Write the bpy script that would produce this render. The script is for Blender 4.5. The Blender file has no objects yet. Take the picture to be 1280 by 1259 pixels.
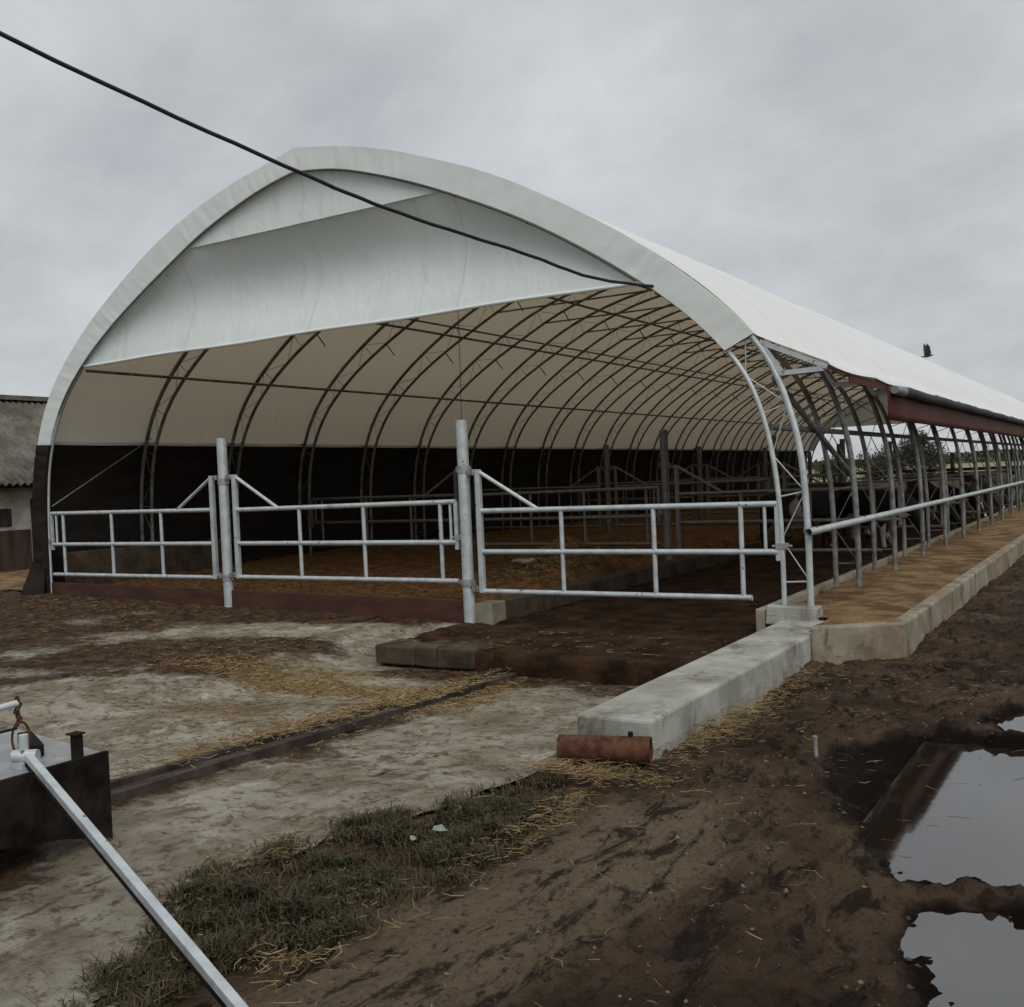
import bpy, math, random
import numpy as np
from mathutils import Vector, Matrix

random.seed(7)
rng = np.random.default_rng(11)
S = bpy.context.scene
COL = S.collection
PI = math.pi

# ------------------------------------------------------------------ helpers
def clamp01(t): return np.clip(t, 0.0, 1.0)
def sstep(a, b, x):
    t = clamp01((x - a) / (b - a)); return t * t * (3 - 2 * t)

_LAT = np.random.default_rng(5).random((256, 256))
def vnoise(x, y):
    x = np.asarray(x, float); y = np.asarray(y, float)
    xi = np.floor(x).astype(int); yi = np.floor(y).astype(int)
    fx = x - xi; fy = y - yi
    fx = fx * fx * (3 - 2 * fx); fy = fy * fy * (3 - 2 * fy)
    a = _LAT[xi & 255, yi & 255]; b = _LAT[(xi + 1) & 255, yi & 255]
    c = _LAT[xi & 255, (yi + 1) & 255]; d = _LAT[(xi + 1) & 255, (yi + 1) & 255]
    return (a * (1 - fx) + b * fx) * (1 - fy) + (c * (1 - fx) + d * fx) * fy
def fbm(x, y, o=4, g=0.5):
    s = 0.0; a = 1.0; t = 0.0
    for i in range(o):
        s = s + a * vnoise(x * 2 ** i + 17.3 * i, y * 2 ** i + 5.7 * i); t += a; a *= g
    return s / t
def inpoly(px, py, poly):
    px = np.asarray(px, float); py = np.asarray(py, float)
    r = np.zeros(px.shape, bool); n = len(poly)
    for i in range(n):
        x0, y0 = poly[i]; x1, y1 = poly[(i + 1) % n]
        if y0 == y1: continue
        c = ((y0 > py) != (y1 > py)) & (px < (x1 - x0) * (py - y0) / (y1 - y0) + x0)
        r ^= c
    return r
def polydist(px, py, poly):
    """signed distance, positive inside"""
    px = np.asarray(px, float); py = np.asarray(py, float)
    d = np.full(px.shape, 1e9); n = len(poly)
    for i in range(n):
        x0, y0 = poly[i]; x1, y1 = poly[(i + 1) % n]
        dx, dy = x1 - x0, y1 - y0
        t = clamp01(((px - x0) * dx + (py - y0) * dy) / (dx * dx + dy * dy))
        d = np.minimum(d, np.hypot(px - x0 - t * dx, py - y0 - t * dy))
    return np.where(inpoly(px, py, poly), d, -d)

def tag(o, label=None, cat=None, group=None, kind=None):
    if label: o['label'] = label
    if cat: o['category'] = cat
    if group: o['group'] = group
    if kind: o['kind'] = kind
    return o
def empty(name, loc=(0, 0, 0), rz=0.0):
    o = bpy.data.objects.new(name, None); COL.objects.link(o)
    o.location = loc; o.rotation_euler = (0, 0, rz); o.empty_display_size = 0.1
    return o
def link_mesh(name, me, mat=None, parent=None, smooth=False):
    o = bpy.data.objects.new(name, me); COL.objects.link(o)
    if mat: me.materials.append(mat)
    if parent: o.parent = parent
    if smooth: me.polygons.foreach_set('use_smooth', [True] * len(me.polygons))
    return o
def children(o): return [c for c in bpy.data.objects if c.parent == o]
def copy_tree(o, parent=None):
    c = o.copy(); COL.objects.link(c)
    if parent: c.parent = parent
    for ch in children(o): copy_tree(ch, c)
    return c

class MB:
    def __init__(s): s.v = []; s.f = []
    def add(s, vs, fs):
        n = len(s.v); s.v += [tuple(map(float, p)) for p in vs]; s.f += [tuple(i + n for i in f) for f in fs]
    def box(s, x0, x1, y0, y1, z0, z1, jit=0.0):
        p = [(x, y, z) for z in (z0, z1) for y in (y0, y1) for x in (x0, x1)]
        if jit: p = [tuple(c + random.uniform(-jit, jit) for c in q) for q in p]
        s.add(p, [(0, 2, 3, 1), (4, 5, 7, 6), (0, 1, 5, 4), (2, 6, 7, 3), (0, 4, 6, 2), (1, 3, 7, 5)])
    def tube(s, pts, r, n=8, cap=True, r_list=None):
        P = [Vector(p) for p in pts]; m = len(P)
        T = []
        for i in range(m):
            a = P[max(i - 1, 0)]; b = P[min(i + 1, m - 1)]
            t = b - a; T.append(t.normalized() if t.length > 1e-9 else Vector((0, 0, 1)))
        up = Vector((0, 0, 1)) if abs(T[0].z) < 0.9 else Vector((1, 0, 0))
        N = (up - T[0] * up.dot(T[0])).normalized()
        vs = []; fs = []
        for i in range(m):
            if i:
                N = (N - T[i] * N.dot(T[i]))
                N = N.normalized() if N.length > 1e-9 else Vector((1, 0, 0))
            B = T[i].cross(N); rr = r_list[i] if r_list else r
            for k in range(n):
                a = 2 * PI * k / n
                vs.append(P[i] + (N * math.cos(a) + B * math.sin(a)) * rr)
        for i in range(m - 1):
            for k in range(n):
                k2 = (k + 1) % n
                fs.append((i * n + k, i * n + k2, (i + 1) * n + k2, (i + 1) * n + k))
        if cap:
            fs.append(tuple(range(n - 1, -1, -1))); fs.append(tuple((m - 1) * n + k for k in range(n)))
        s.add(vs, fs)
    def bar(s, a, b, w, h):
        """rectangular bar from a to b"""
        a = Vector(a); b = Vector(b); t = (b - a).normalized()
        up = Vector((0, 0, 1)) if abs(t.z) < 0.95 else Vector((0, 1, 0))
        x = t.cross(up).normalized(); y = x.cross(t).normalized()
        vs = []
        for q in (a, b):
            for sx, sy in ((-1, -1), (1, -1), (1, 1), (-1, 1)):
                vs.append(q + x * sx * w / 2 + y * sy * h / 2)
        s.add(vs, [(3, 2, 1, 0), (4, 5, 6, 7), (0, 1, 5, 4), (1, 2, 6, 5), (2, 3, 7, 6), (3, 0, 4, 7)])
    def build(s, name, mat, parent=None, smooth=False, bevel=0.0, seg=2):
        me = bpy.data.meshes.new(name); me.from_pydata(s.v, [], s.f); me.update()
        o = link_mesh(name, me, mat, parent, smooth)
        if smooth:
            try: me.set_sharp_from_angle(angle=math.radians(40))
            except Exception: pass
        if bevel:
            b = o.modifiers.new('bevel', 'BEVEL'); b.width = bevel; b.segments = seg; b.limit_method = 'ANGLE'
        return o
def grid_mesh(name, X, Y, Z, keep=None):
    ny, nx = X.shape
    co = np.stack([X, Y, Z], -1).reshape(-1, 3)
    i = np.arange(nx * ny).reshape(ny, nx)
    q = np.stack([i[:-1, :-1], i[:-1, 1:], i[1:, 1:], i[1:, :-1]], -1).reshape(-1, 4)
    if keep is not None:
        k = keep.reshape(-1); q = q[k[q].all(1)]
    me = bpy.data.meshes.new(name)
    me.vertices.add(len(co)); me.vertices.foreach_set('co', co.ravel())
    me.loops.add(q.size); me.loops.foreach_set('vertex_index', q.ravel().astype(np.int32))
    me.polygons.add(len(q)); me.polygons.foreach_set('loop_start', (np.arange(len(q)) * 4).astype(np.int32))
    me.polygons.foreach_set('use_smooth', np.ones(len(q), bool))
    me.update(calc_edges=True); me.validate()
    return me
def vattr(me, name, arr):
    a = me.attributes.new(name, 'FLOAT', 'POINT'); a.data.foreach_set('value', np.asarray(arr, np.float32).ravel())
def np_mesh(name, V, F, mat, parent=None):
    """V (n,3), F (m,k) constant k"""
    me = bpy.data.meshes.new(name)
    me.vertices.add(len(V)); me.vertices.foreach_set('co', np.asarray(V, np.float32).ravel())
    k = F.shape[1]
    me.loops.add(F.size); me.loops.foreach_set('vertex_index', F.ravel().astype(np.int32))
    me.polygons.add(len(F)); me.polygons.foreach_set('loop_start', (np.arange(len(F)) * k).astype(np.int32))
    me.update(calc_edges=True)
    return link_mesh(name, me, mat, parent)

# ------------------------------------------------------------------ materials
class NT:
    def __init__(s, name):
        s.m = bpy.data.materials.new(name); s.m.use_nodes = True
        s.t = s.m.node_tree; s.t.nodes.clear()
        s.out = s.n('ShaderNodeOutputMaterial')
    def n(s, typ, **kw):
        o = s.t.nodes.new(typ)
        for k, v in kw.items(): setattr(o, k, v)
        return o
    def set(s, sock, v):
        if hasattr(v, 'is_output') or isinstance(v, bpy.types.NodeSocket): s.t.links.new(v, sock)
        elif isinstance(v, (tuple, list)) and len(v) == 3 and sock.type == 'RGBA': sock.default_value = (*v, 1)
        else: sock.default_value = v
    def coord(s, kind='Object', scale=(1, 1, 1)):
        c = s.n('ShaderNodeTexCoord'); m = s.n('ShaderNodeMapping')
        s.t.links.new(c.outputs[kind], m.inputs[0]); m.inputs['Scale'].default_value = scale
        return m.outputs[0]
    def pos(s, scale=(1, 1, 1), rot=0.0):
        g = s.n('ShaderNodeNewGeometry'); m = s.n('ShaderNodeMapping'); m.inputs['Rotation'].default_value = (0, 0, rot)
        s.t.links.new(g.outputs['Position'], m.inputs[0]); m.inputs['Scale'].default_value = scale
        return m.outputs[0]
    def noise(s, vec, scale, detail=6, rough=0.6, dist=0.0):
        o = s.n('ShaderNodeTexNoise'); s.t.links.new(vec, o.inputs['Vector'])
        o.inputs['Scale'].default_value = scale; o.inputs['Detail'].default_value = detail
        o.inputs['Roughness'].default_value = rough; o.inputs['Distortion'].default_value = dist
        return o.outputs['Fac']
    def ramp(s, fac, a, b, ca=0.0, cb=1.0):
        o = s.n('ShaderNodeMapRange'); o.interpolation_type = 'SMOOTHSTEP'
        s.set(o.inputs[0], fac); o.inputs[1].default_value = a; o.inputs[2].default_value = b
        o.inputs[3].default_value = ca; o.inputs[4].default_value = cb
        return o.outputs[0]
    def mix(s, fac, a, b, mode='MIX'):
        o = s.n('ShaderNodeMix', data_type='RGBA', blend_type=mode)
        s.set(o.inputs[0], fac); s.set(o.inputs[6], a); s.set(o.inputs[7], b)
        return o.outputs[2]
    def math(s, op, a, b=0.0):
        o = s.n('ShaderNodeMath', operation=op); s.set(o.inputs[0], a); s.set(o.inputs[1], b); return o.outputs[0]
    def attr(s, name):
        return s.n('ShaderNodeAttribute', attribute_name=name).outputs['Fac']
    def bump(s, h, strength=0.3, dist=0.02, prev=None):
        o = s.n('ShaderNodeBump'); s.set(o.inputs['Height'], h)
        o.inputs['Strength'].default_value = strength; o.inputs['Distance'].default_value = dist
        if prev is not None: s.t.links.new(prev, o.inputs['Normal'])
        return o.outputs[0]
    def bsdf(s, color, rough=0.8, metal=0.0, normal=None, spec=0.3, **kw):
        o = s.n('ShaderNodeBsdfPrincipled')
        s.set(o.inputs['Base Color'], color); s.set(o.inputs['Roughness'], rough); s.set(o.inputs['Metallic'], metal)
        s.set(o.inputs['Specular IOR Level'], spec)
        if normal is not None: s.t.links.new(normal, o.inputs['Normal'])
        for k, v in kw.items(): s.set(o.inputs[k], v)
        return o.outputs[0]
    def done(s, sh): s.t.links.new(sh, s.out.inputs[0]); return s.m

def m_simple(name, c1, c2, scale=8, rough=0.8, metal=0.0, bump=0.2, bscale=40, spec=0.3, stretch=(1, 1, 1), lo=0.35, hi=0.65):
    t = NT(name); v = t.coord('Object', stretch)
    f = t.ramp(t.noise(v, scale), lo, hi)
    return t.done(t.bsdf(t.mix(f, c1, c2), rough, metal, t.bump(t.noise(v, bscale), bump, 0.01), spec))

def m_galv(name, c1=(0.42, 0.46, 0.48), c2=(0.52, 0.56, 0.58), dirt=0.35):
    t = NT(name); v = t.coord('Object'); p = t.pos()
    f = t.ramp(t.noise(v, 9, 5), 0.3, 0.7)
    c = t.mix(f, c1, c2)
    d = t.ramp(t.noise(p, 5, 6, 0.7), 0.54, 0.72, 0, dirt)
    c = t.mix(d, c, (0.16, 0.13, 0.10))
    c = t.mix(t.ramp(t.noise(p, 13, 4, 0.6), 0.655, 0.70, 0, 0.85), c, (0.045, 0.025, 0.014))
    return t.done(t.bsdf(c, t.ramp(f, 0, 1, 0.42, 0.6), 0.45, t.bump(t.noise(v, 60), 0.08, 0.005), 0.4))

M = {}
M['galv'] = m_galv('galvanised steel')
M['galv_dull'] = m_galv('weathered galvanised steel', (0.24, 0.25, 0.25), (0.36, 0.37, 0.37), 0.5)
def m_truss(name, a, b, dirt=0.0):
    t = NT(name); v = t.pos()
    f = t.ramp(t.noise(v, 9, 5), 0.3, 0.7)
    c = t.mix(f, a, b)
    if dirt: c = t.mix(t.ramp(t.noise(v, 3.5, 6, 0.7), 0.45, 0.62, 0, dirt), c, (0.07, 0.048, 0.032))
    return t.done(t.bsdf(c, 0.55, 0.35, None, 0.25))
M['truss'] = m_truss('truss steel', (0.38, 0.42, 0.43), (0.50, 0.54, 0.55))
M['truss_shaded'] = m_truss('shaded inner truss steel', (0.15, 0.152, 0.15), (0.27, 0.28, 0.275), 0.6)  # darker copy of the truss steel: awning and interior shade in the colour, plus dirt
M['galv_shaded'] = m_galv('shaded galvanised steel', (0.13, 0.12, 0.11), (0.22, 0.21, 0.19), 0.6)  # darker copy of the galvanised steel, interior shade put into its colour
M['darksteel'] = m_simple('blackened steel', (0.007, 0.0055, 0.005), (0.022, 0.017, 0.014), 6, 0.8, 0.0, 0.3, 50, 0.06)
M['rust'] = m_simple('rusty steel', (0.036, 0.013, 0.0075), (0.10, 0.042, 0.022), 12, 0.85, 0.1, 0.4, 60)
M['board'] = m_simple('red brown steel board', (0.042, 0.017, 0.012), (0.068, 0.028, 0.018), 4, 0.75, 0.0, 0.2, 30, stretch=(0.4, 1, 2))
M['redcloth'] = m_simple('dark red sheeting', (0.050, 0.012, 0.007), (0.090, 0.024, 0.013), 2.5, 0.7, 0.0, 0.3, 12, stretch=(1, 0.6, 1))
M['rollcloth'] = m_simple('grey rolled sheeting', (0.022, 0.021, 0.021), (0.045, 0.045, 0.046), 5, 0.75, 0.0, 0.3, 14, stretch=(1, 4, 1))
M['whitecloth'] = m_simple('pale rolled sheeting', (0.15, 0.175, 0.175), (0.22, 0.25, 0.25), 5, 0.6, 0.0, 0.2, 20)
M['rubber'] = m_simple('black cable sheath', (0.012, 0.012, 0.013), (0.022, 0.022, 0.023), 20, 0.55, 0, 0.1, 60)

def m_tarp(name, c_out, c_thru, fac, wr=(1, 1, 1), strength=0.25, wscale=3.0, seam=None):
    t = NT(name); v = t.pos(wr)
    n1 = t.noise(v, wscale, 5, 0.55, 0.4)
    d = t.ramp(t.noise(t.pos(), 0.8, 6, 0.65), 0.42, 0.75, 0, 0.10)
    c = t.mix(d, c_out, (0.42, 0.42, 0.38))
    bp = t.bump(n1, strength, 0.05)
    if seam:
        sp = t.n('ShaderNodeSeparateXYZ'); t.t.links.new(t.pos(), sp.inputs[0])
        ln = t.math('LESS_THAN', t.math('FRACT', t.math('DIVIDE', sp.outputs[seam[0]], seam[1])), seam[2])
        c = t.mix(t.math('MULTIPLY', ln, 0.35), c, (0.45, 0.47, 0.46)); bp = t.bump(ln, 0.3, 0.01, bp)
        c = t.mix(t.ramp(t.noise(t.pos((0.35, 3.0, 0.35) if seam[0] == 1 else (3.0, 1, 0.3)), 2.0, 7, 0.7), 0.52, 0.72, 0, 0.22), c, (0.40, 0.41, 0.36))
    dif = t.bsdf(c, 0.6, 0, bp, 0.25)
    tr = t.n('ShaderNodeBsdfTranslucent'); t.set(tr.inputs['Color'], c_thru)
    mx = t.n('ShaderNodeMixShader'); mx.inputs[0].default_value = fac
    t.t.links.new(dif, mx.inputs[1]); t.t.links.new(tr.outputs[0], mx.inputs[2])
    return t.done(mx.outputs[0])
DY_ = 44.66 / 22
M['roof'] = m_tarp('white roof sheeting', (0.80, 0.83, 0.83), (0.74, 0.63, 0.45), 0.235, seam=(1, DY_, 0.018))
M['trim'] = m_tarp('white gable sheeting', (0.72, 0.765, 0.75), (0.5, 0.5, 0.48), 0.1, (1, 1, 1), 0.10, 5.0)
M['gable'] = m_tarp('pale gable curtain', (0.66, 0.725, 0.715), (0.6, 0.6, 0.56), 0.15, (1.5, 1, 0.6), 0.8, 1.8, seam=(0, 2.4, 0.012))
M['sidecover'] = m_simple('black green side sheeting', (0.016, 0.0125, 0.011), (0.024, 0.0212, 0.0195), 2, 0.85, 0, 0.5, 6, 0.08, (1, 0.5, 2))

def m_concrete(name, c1, c2, stain, amt=0.5, sc=1.0, orange=0.0):
    t = NT(name); v = t.pos()
    f = t.ramp(t.noise(v, 3.2 * sc, 8, 0.65), 0.3, 0.7)
    c = t.mix(f, c1, c2)
    sp = t.ramp(t.noise(v, 45 * sc, 4, 0.7), 0.58, 0.75, 0, 0.45)
    c = t.mix(sp, c, tuple(x * 0.5 for x in c1))
    s1 = t.ramp(t.noise(t.pos((1, 1, 0.5)), 2.1 * sc, 9, 0.72, 0.6), 0.5, 0.68, 0, amt)
    c = t.mix(s1, c, stain)
    if orange:
        o1 = t.ramp(t.noise(v, 1.3, 7, 0.7), 0.45, 0.65, 0, orange)
        c = t.mix(o1, c, (0.16, 0.09, 0.045))
    bp = t.bump(t.noise(v, 30 * sc, 8, 0.7), 0.35, 0.012)
    bp = t.bump(t.noise(v, 5 * sc, 5, 0.6), 0.25, 0.04, bp)
    return t.done(t.bsdf(c, 0.88, 0, bp, 0.25))
M['conc'] = m_concrete('pale cast concrete', (0.21, 0.212, 0.185), (0.35, 0.355, 0.32), (0.085, 0.066, 0.046), 0.85)
M['conc_bunk'] = m_concrete('weathered bunk concrete', (0.17, 0.152, 0.112), (0.29, 0.265, 0.205), (0.055, 0.038, 0.023), 0.9, 1.0, 0.6)
M['conc_dark'] = m_concrete('dirty concrete', (0.032, 0.023, 0.015), (0.080, 0.062, 0.043), (0.016, 0.010, 0.006), 0.95)
M['conc_soil'] = m_concrete('soil covered concrete', (0.10, 0.068, 0.036), (0.19, 0.135, 0.08), (0.05, 0.03, 0.016), 0.7, 1.0, 0.8)
M['plaster'] = m_concrete('stained plaster', (0.20, 0.19, 0.165), (0.34, 0.325, 0.28), (0.06, 0.05, 0.04), 0.8, 0.7)

def m_yard():
    t = NT('worn concrete yard'); v = t.pos(); vr = t.pos((1, 0.65, 1), 0.25)
    f = t.ramp(t.noise(v, 1.7, 8, 0.65), 0.34, 0.66)
    c = t.mix(f, (0.180, 0.155, 0.114), (0.36, 0.335, 0.275))
    c = t.mix(t.ramp(t.noise(v, 9, 9, 0.78, 0.3), 0.50, 0.60, 0, 0.8), c, (0.085, 0.062, 0.038))
    c = t.mix(t.ramp(t.noise(vr, 2.8, 9, 0.75, 0.4), 0.52, 0.64, 0, 0.6), c, (0.10, 0.076, 0.048))
    c = t.mix(t.ramp(t.noise(vr, 2.3, 8, 0.72, 0.8), 0.55, 0.66, 0, 0.6), c, (0.50, 0.48, 0.42))
    c = t.mix(t.ramp(t.noise(v, 75, 4, 0.75), 0.55, 0.7, 0, 0.6), c, (0.06, 0.048, 0.036))
    a = t.attr('straw')
    c = t.mix(t.math('MULTIPLY', t.ramp(t.math('ADD', a, t.noise(v, 14, 8, 0.75)), 0.74, 1.05), 0.9), c, (0.15, 0.092, 0.038))
    d = t.ramp(t.math('ADD', t.attr('dirt'), t.math('MULTIPLY', t.noise(v, 6, 9, 0.75, 0.8), 1.1)), 0.86, 1.16)  # mask holds real dirt plus shade painted by the step and scraper
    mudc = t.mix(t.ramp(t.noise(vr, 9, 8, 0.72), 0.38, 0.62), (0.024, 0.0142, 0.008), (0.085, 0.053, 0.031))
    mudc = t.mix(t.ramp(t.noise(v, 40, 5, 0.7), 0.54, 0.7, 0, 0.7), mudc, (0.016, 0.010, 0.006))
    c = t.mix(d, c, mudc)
    h = t.math('ADD', t.math('MULTIPLY', t.noise(v, 26, 9, 0.75), 0.8), t.math('MULTIPLY', d, 0.4))
    bp = t.bump(h, 1.0, 0.035)
    return t.done(t.bsdf(c, t.ramp(d, 0, 1, 0.9, 0.8), 0, bp, 0.1))
M['yard'] = m_yard()

def m_mud():
    t = NT('wet mud'); v = t.pos(); vr = t.pos((1.0, 0.38, 1), 0.30)
    f = t.ramp(t.noise(v, 1.3, 8, 0.65), 0.38, 0.62)
    c = t.mix(f, (0.042, 0.0258, 0.0150), (0.098, 0.064, 0.039))
    dry = t.attr('dry')
    c = t.mix(t.ramp(t.math('ADD', dry, t.noise(vr, 4, 9, 0.75)), 0.75, 1.2, 0, 0.9), c, (0.175, 0.131, 0.088))
    c = t.mix(t.ramp(t.noise(vr, 7, 9, 0.75, 0.5), 0.49, 0.60, 0, 0.92), c, (0.014, 0.009, 0.006))
    c = t.mix(t.ramp(t.noise(v, 30, 7, 0.75), 0.52, 0.66, 0, 0.7), c, (0.015, 0.010, 0.007))
    c = t.mix(t.ramp(t.noise(v, 70, 3, 0.7), 0.64, 0.72, 0, 0.6), c, (0.13, 0.105, 0.08))
    w = t.attr('wet')
    c = t.mix(t.ramp(t.math('ADD', w, t.math('MULTIPLY', t.noise(v, 9, 6, 0.75), 0.5)), 0.6, 0.9), c, (0.010, 0.0062, 0.004))
    gr = t.attr('field')
    gc = t.mix(t.ramp(t.noise(v, 0.02, 6, 0.6), 0.4, 0.6), (0.165, 0.17, 0.095), (0.24, 0.235, 0.135))
    c = t.mix(gr, c, gc)
    h = t.math('ADD', t.noise(v, 16, 9, 0.75), t.math('MULTIPLY', t.noise(v, 60, 5, 0.7), 0.4))
    bp = t.bump(h, 1.0, 0.05)
    rg = t.ramp(t.math('ADD', t.noise(vr, 6, 7, 0.72), t.math('MULTIPLY', w, 0.08)), 0.54, 0.66, 0.9, 0.4)
    return t.done(t.bsdf(c, rg, 0, bp, t.ramp(w, 0.4, 0.85, 0.13, 0.03)))
M['mud'] = m_mud()
M['manure'] = m_simple('wet manure floor', (0.016, 0.010, 0.007), (0.040, 0.024, 0.015), 3, 0.75, 0, 0.7, 14, 0.2)
def m_alley():
    t = NT('manure covered concrete'); v = t.pos()
    c = t.mix(t.ramp(t.noise(v, 2.2, 8, 0.7), 0.38, 0.66), (0.018, 0.010, 0.006), (0.056, 0.031, 0.017))
    c = t.mix(t.ramp(t.noise(v, 13, 6, 0.7), 0.56, 0.72, 0, 0.6), c, (0.10, 0.062, 0.034))
    h = t.math('ADD', t.noise(v, 9, 8, 0.7), t.math('MULTIPLY', t.noise(v, 40, 5, 0.7), 0.4))
    return t.done(t.bsdf(c, 0.82, 0, t.bump(h, 0.9, 0.04), 0.06))
M['alley'] = m_alley()
M['bedding'] = m_simple('soiled straw bedding', (0.072, 0.035, 0.014), (0.17, 0.088, 0.034), 3.5, 0.9, 0, 0.9, 30, 0.1)
M['feed'] = m_simple('orange brown feed', (0.085, 0.052, 0.025), (0.20, 0.135, 0.073), 2.6, 0.95, 0, 0.7, 30, 0.1)
def m_straw(name, a, b, c3):
    t = NT(name); g = t.n('ShaderNodeNewGeometry'); r = g.outputs['Random Per Island']
    c = t.mix(r, a, b); r2 = t.math('FRACT', t.math('MULTIPLY', r, 7.31))
    c = t.mix(t.ramp(r2, 0.55, 0.7, 0, 0.9), c, c3)
    return t.done(t.bsdf(c, 0.7, 0, None, 0.3))
M['straw'] = m_straw('loose straw', (0.24, 0.165, 0.07), (0.42, 0.32, 0.165), (0.10, 0.06, 0.026))
M['bedstraw'] = m_straw('bedding straw', (0.115, 0.062, 0.023), (0.21, 0.125, 0.05), (0.05, 0.027, 0.012))
M['grass'] = m_straw('dark grass', (0.017, 0.0175, 0.0065), (0.048, 0.045, 0.017), (0.066, 0.045, 0.020))
M['clod'] = m_straw('mud crumbs', (0.022, 0.014, 0.009), (0.06, 0.042, 0.028), (0.14, 0.115, 0.085))
M['leaf1'] = m_straw('dull green leaves', (0.035, 0.048, 0.022), (0.075, 0.085, 0.040), (0.025, 0.032, 0.016))
M['leaf2'] = m_straw('dark leaves', (0.032, 0.034, 0.020), (0.062, 0.062, 0.036), (0.020, 0.020, 0.013))
M['bark'] = m_simple('bark', (0.04, 0.032, 0.026), (0.08, 0.066, 0.054), 8, 0.9, 0, 0.5, 30)
M['oldwood'] = m_simple('dark weathered timber', (0.012, 0.011, 0.010), (0.03, 0.027, 0.024), 5, 0.9, 0, 0.4, 25, 0.1, (1, 1, 0.3))
M['plank'] = m_simple('brown plank', (0.03, 0.02, 0.015), (0.055, 0.04, 0.03), 5, 0.9, 0, 0.4, 25, 0.1, (1, 1, 0.2))
M['sack'] = m_simple('pale sacking', (0.16, 0.125, 0.085), (0.26, 0.21, 0.15), 8, 0.8, 0, 0.4, 20)
M['plastic'] = m_simple('pale plastic scrap', (0.16, 0.2, 0.16), (0.24, 0.28, 0.23), 20, 0.5, 0, 0.2, 40)
M['crow'] = m_simple('black plumage', (0.012, 0.012, 0.014), (0.025, 0.025, 0.028), 20, 0.6, 0, 0.2, 60)
def m_asbestos():
    t = NT('grey corrugated roofing'); v = t.pos()
    c = t.mix(t.ramp(t.noise(v, 1.3, 8, 0.7), 0.35, 0.65), (0.075, 0.07, 0.06), (0.15, 0.14, 0.115))
    c = t.mix(t.ramp(t.noise(v, 7, 6, 0.75), 0.5, 0.68, 0, 0.7), c, (0.045, 0.042, 0.034))
    c = t.mix(t.ramp(t.noise(v, 4.3, 4, 0.7), 0.64, 0.72, 0, 0.6), c, (0.24, 0.22, 0.18))
    return t.done(t.bsdf(c, 0.9, 0, t.bump(t.noise(v, 20, 6), 0.4, 0.02), 0.15))
M['asbestos'] = m_asbestos()
def m_water():
    t = NT('muddy puddle water'); v = t.pos()
    bp = t.bump(t.noise(v, 9, 3, 0.5), 0.015, 0.01)
    o = t.bsdf((0.016, 0.012, 0.009), 0.04, 0, bp, 0.5, IOR=2.6)
    return t.done(o)
M['water'] = m_water()
def m_cow():
    t = NT('cow hide'); oi = t.n('ShaderNodeObjectInfo'); tc = t.n('ShaderNodeTexCoord')
    va = t.n('ShaderNodeVectorMath', operation='ADD'); t.t.links.new(tc.outputs['Object'], va.inputs[0])
    cb = t.n('ShaderNodeCombineXYZ'); r = oi.outputs['Random']
    t.set(cb.inputs[0], t.math('MULTIPLY', r, 31.0)); t.set(cb.inputs[1], t.math('MULTIPLY', r, 17.0))
    t.t.links.new(cb.outputs[0], va.inputs[1])
    f = t.ramp(t.noise(va.outputs[0], 1.25, 2, 0.4), 0.565, 0.585)
    c = t.mix(f, oi.outputs['Color'], (0.36, 0.33, 0.29))
    return t.done(t.bsdf(c, 0.75, 0, t.bump(t.noise(va.outputs[0], 40, 4), 0.15, 0.01), 0.2))
M['cow'] = m_cow()
M['whitehair'] = m_simple('white hair', (0.42, 0.40, 0.36), (0.52, 0.50, 0.46), 10, 0.8, 0, 0.1, 40)
M['horn'] = m_simple('dark eye', (0.01, 0.01, 0.01), (0.015, 0.013, 0.012), 10, 0.3, 0, 0, 40)

# ------------------------------------------------------------------ camera (solved from the photograph's vanishing lines)
R = ((0.84982, 0.02435, 0.52653), (0.52540, 0.04135, -0.84985), (-0.04247, 0.99885, 0.02234))
_rm = Matrix(R)
cx = Vector(_rm.col[0]).normalized(); cz = Vector(_rm.col[2]); cz = (cz - cx * cz.dot(cx)).normalized(); cy = cz.cross(cx)
cam = bpy.data.cameras.new('camera'); co = bpy.data.objects.new('camera', cam); COL.objects.link(co)
mw = Matrix((cx, cy, cz)).transposed().to_4x4(); mw.translation = Vector((6.928, -10.11, 1.7))
co.matrix_world = mw
cam.sensor_fit = 'HORIZONTAL'; cam.sensor_width = 36.0; cam.lens = 1276.0 / 1280.0 * 36.0
cam.clip_start = 0.05; cam.clip_end = 3000
S.camera = co

# ------------------------------------------------------------------ ground shape
def pit_depth(x, y):
    return 0.20 * sstep(-1.0, -0.05, x) * (1 - sstep(3.72, 3.80, x)) * clamp01((np.asarray(y) + 6.6) / 4.6) * (1 - sstep(-0.5, -0.1, y))
def base_z(x, y):
    x = np.asarray(x, float); y = np.asarray(y, float)
    return np.clip(-0.018 * x, 0, 0.16) * (1 - sstep(60, 120, np.abs(y))) - pit_depth(x, y)
PUD = {
 'a': [(5.28, -3.66), (5.60, -3.30), (6.19, -3.34), (6.35, -3.28), (6.9, -2.95), (7.6, -3.1), (7.9, -4.2), (7.3, -5.1), (6.55, -5.38), (6.36, -5.42), (6.10, -5.50), (5.94, -5.28), (5.68, -4.80), (5.38, -4.28)],
 'b': [(6.22, -5.95), (6.40, -5.86), (6.56, -5.95), (6.9, -6.2), (7.4, -6.9), (6.9, -7.6), (6.62, -7.5), (6.44, -7.0), (6.38, -6.55), (6.28, -6.25)],
 'c': [(6.10, -2.72), (6.3, -2.95), (6.9, -2.5), (6.6, -2.1), (6.25, -2.3)],
}
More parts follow.
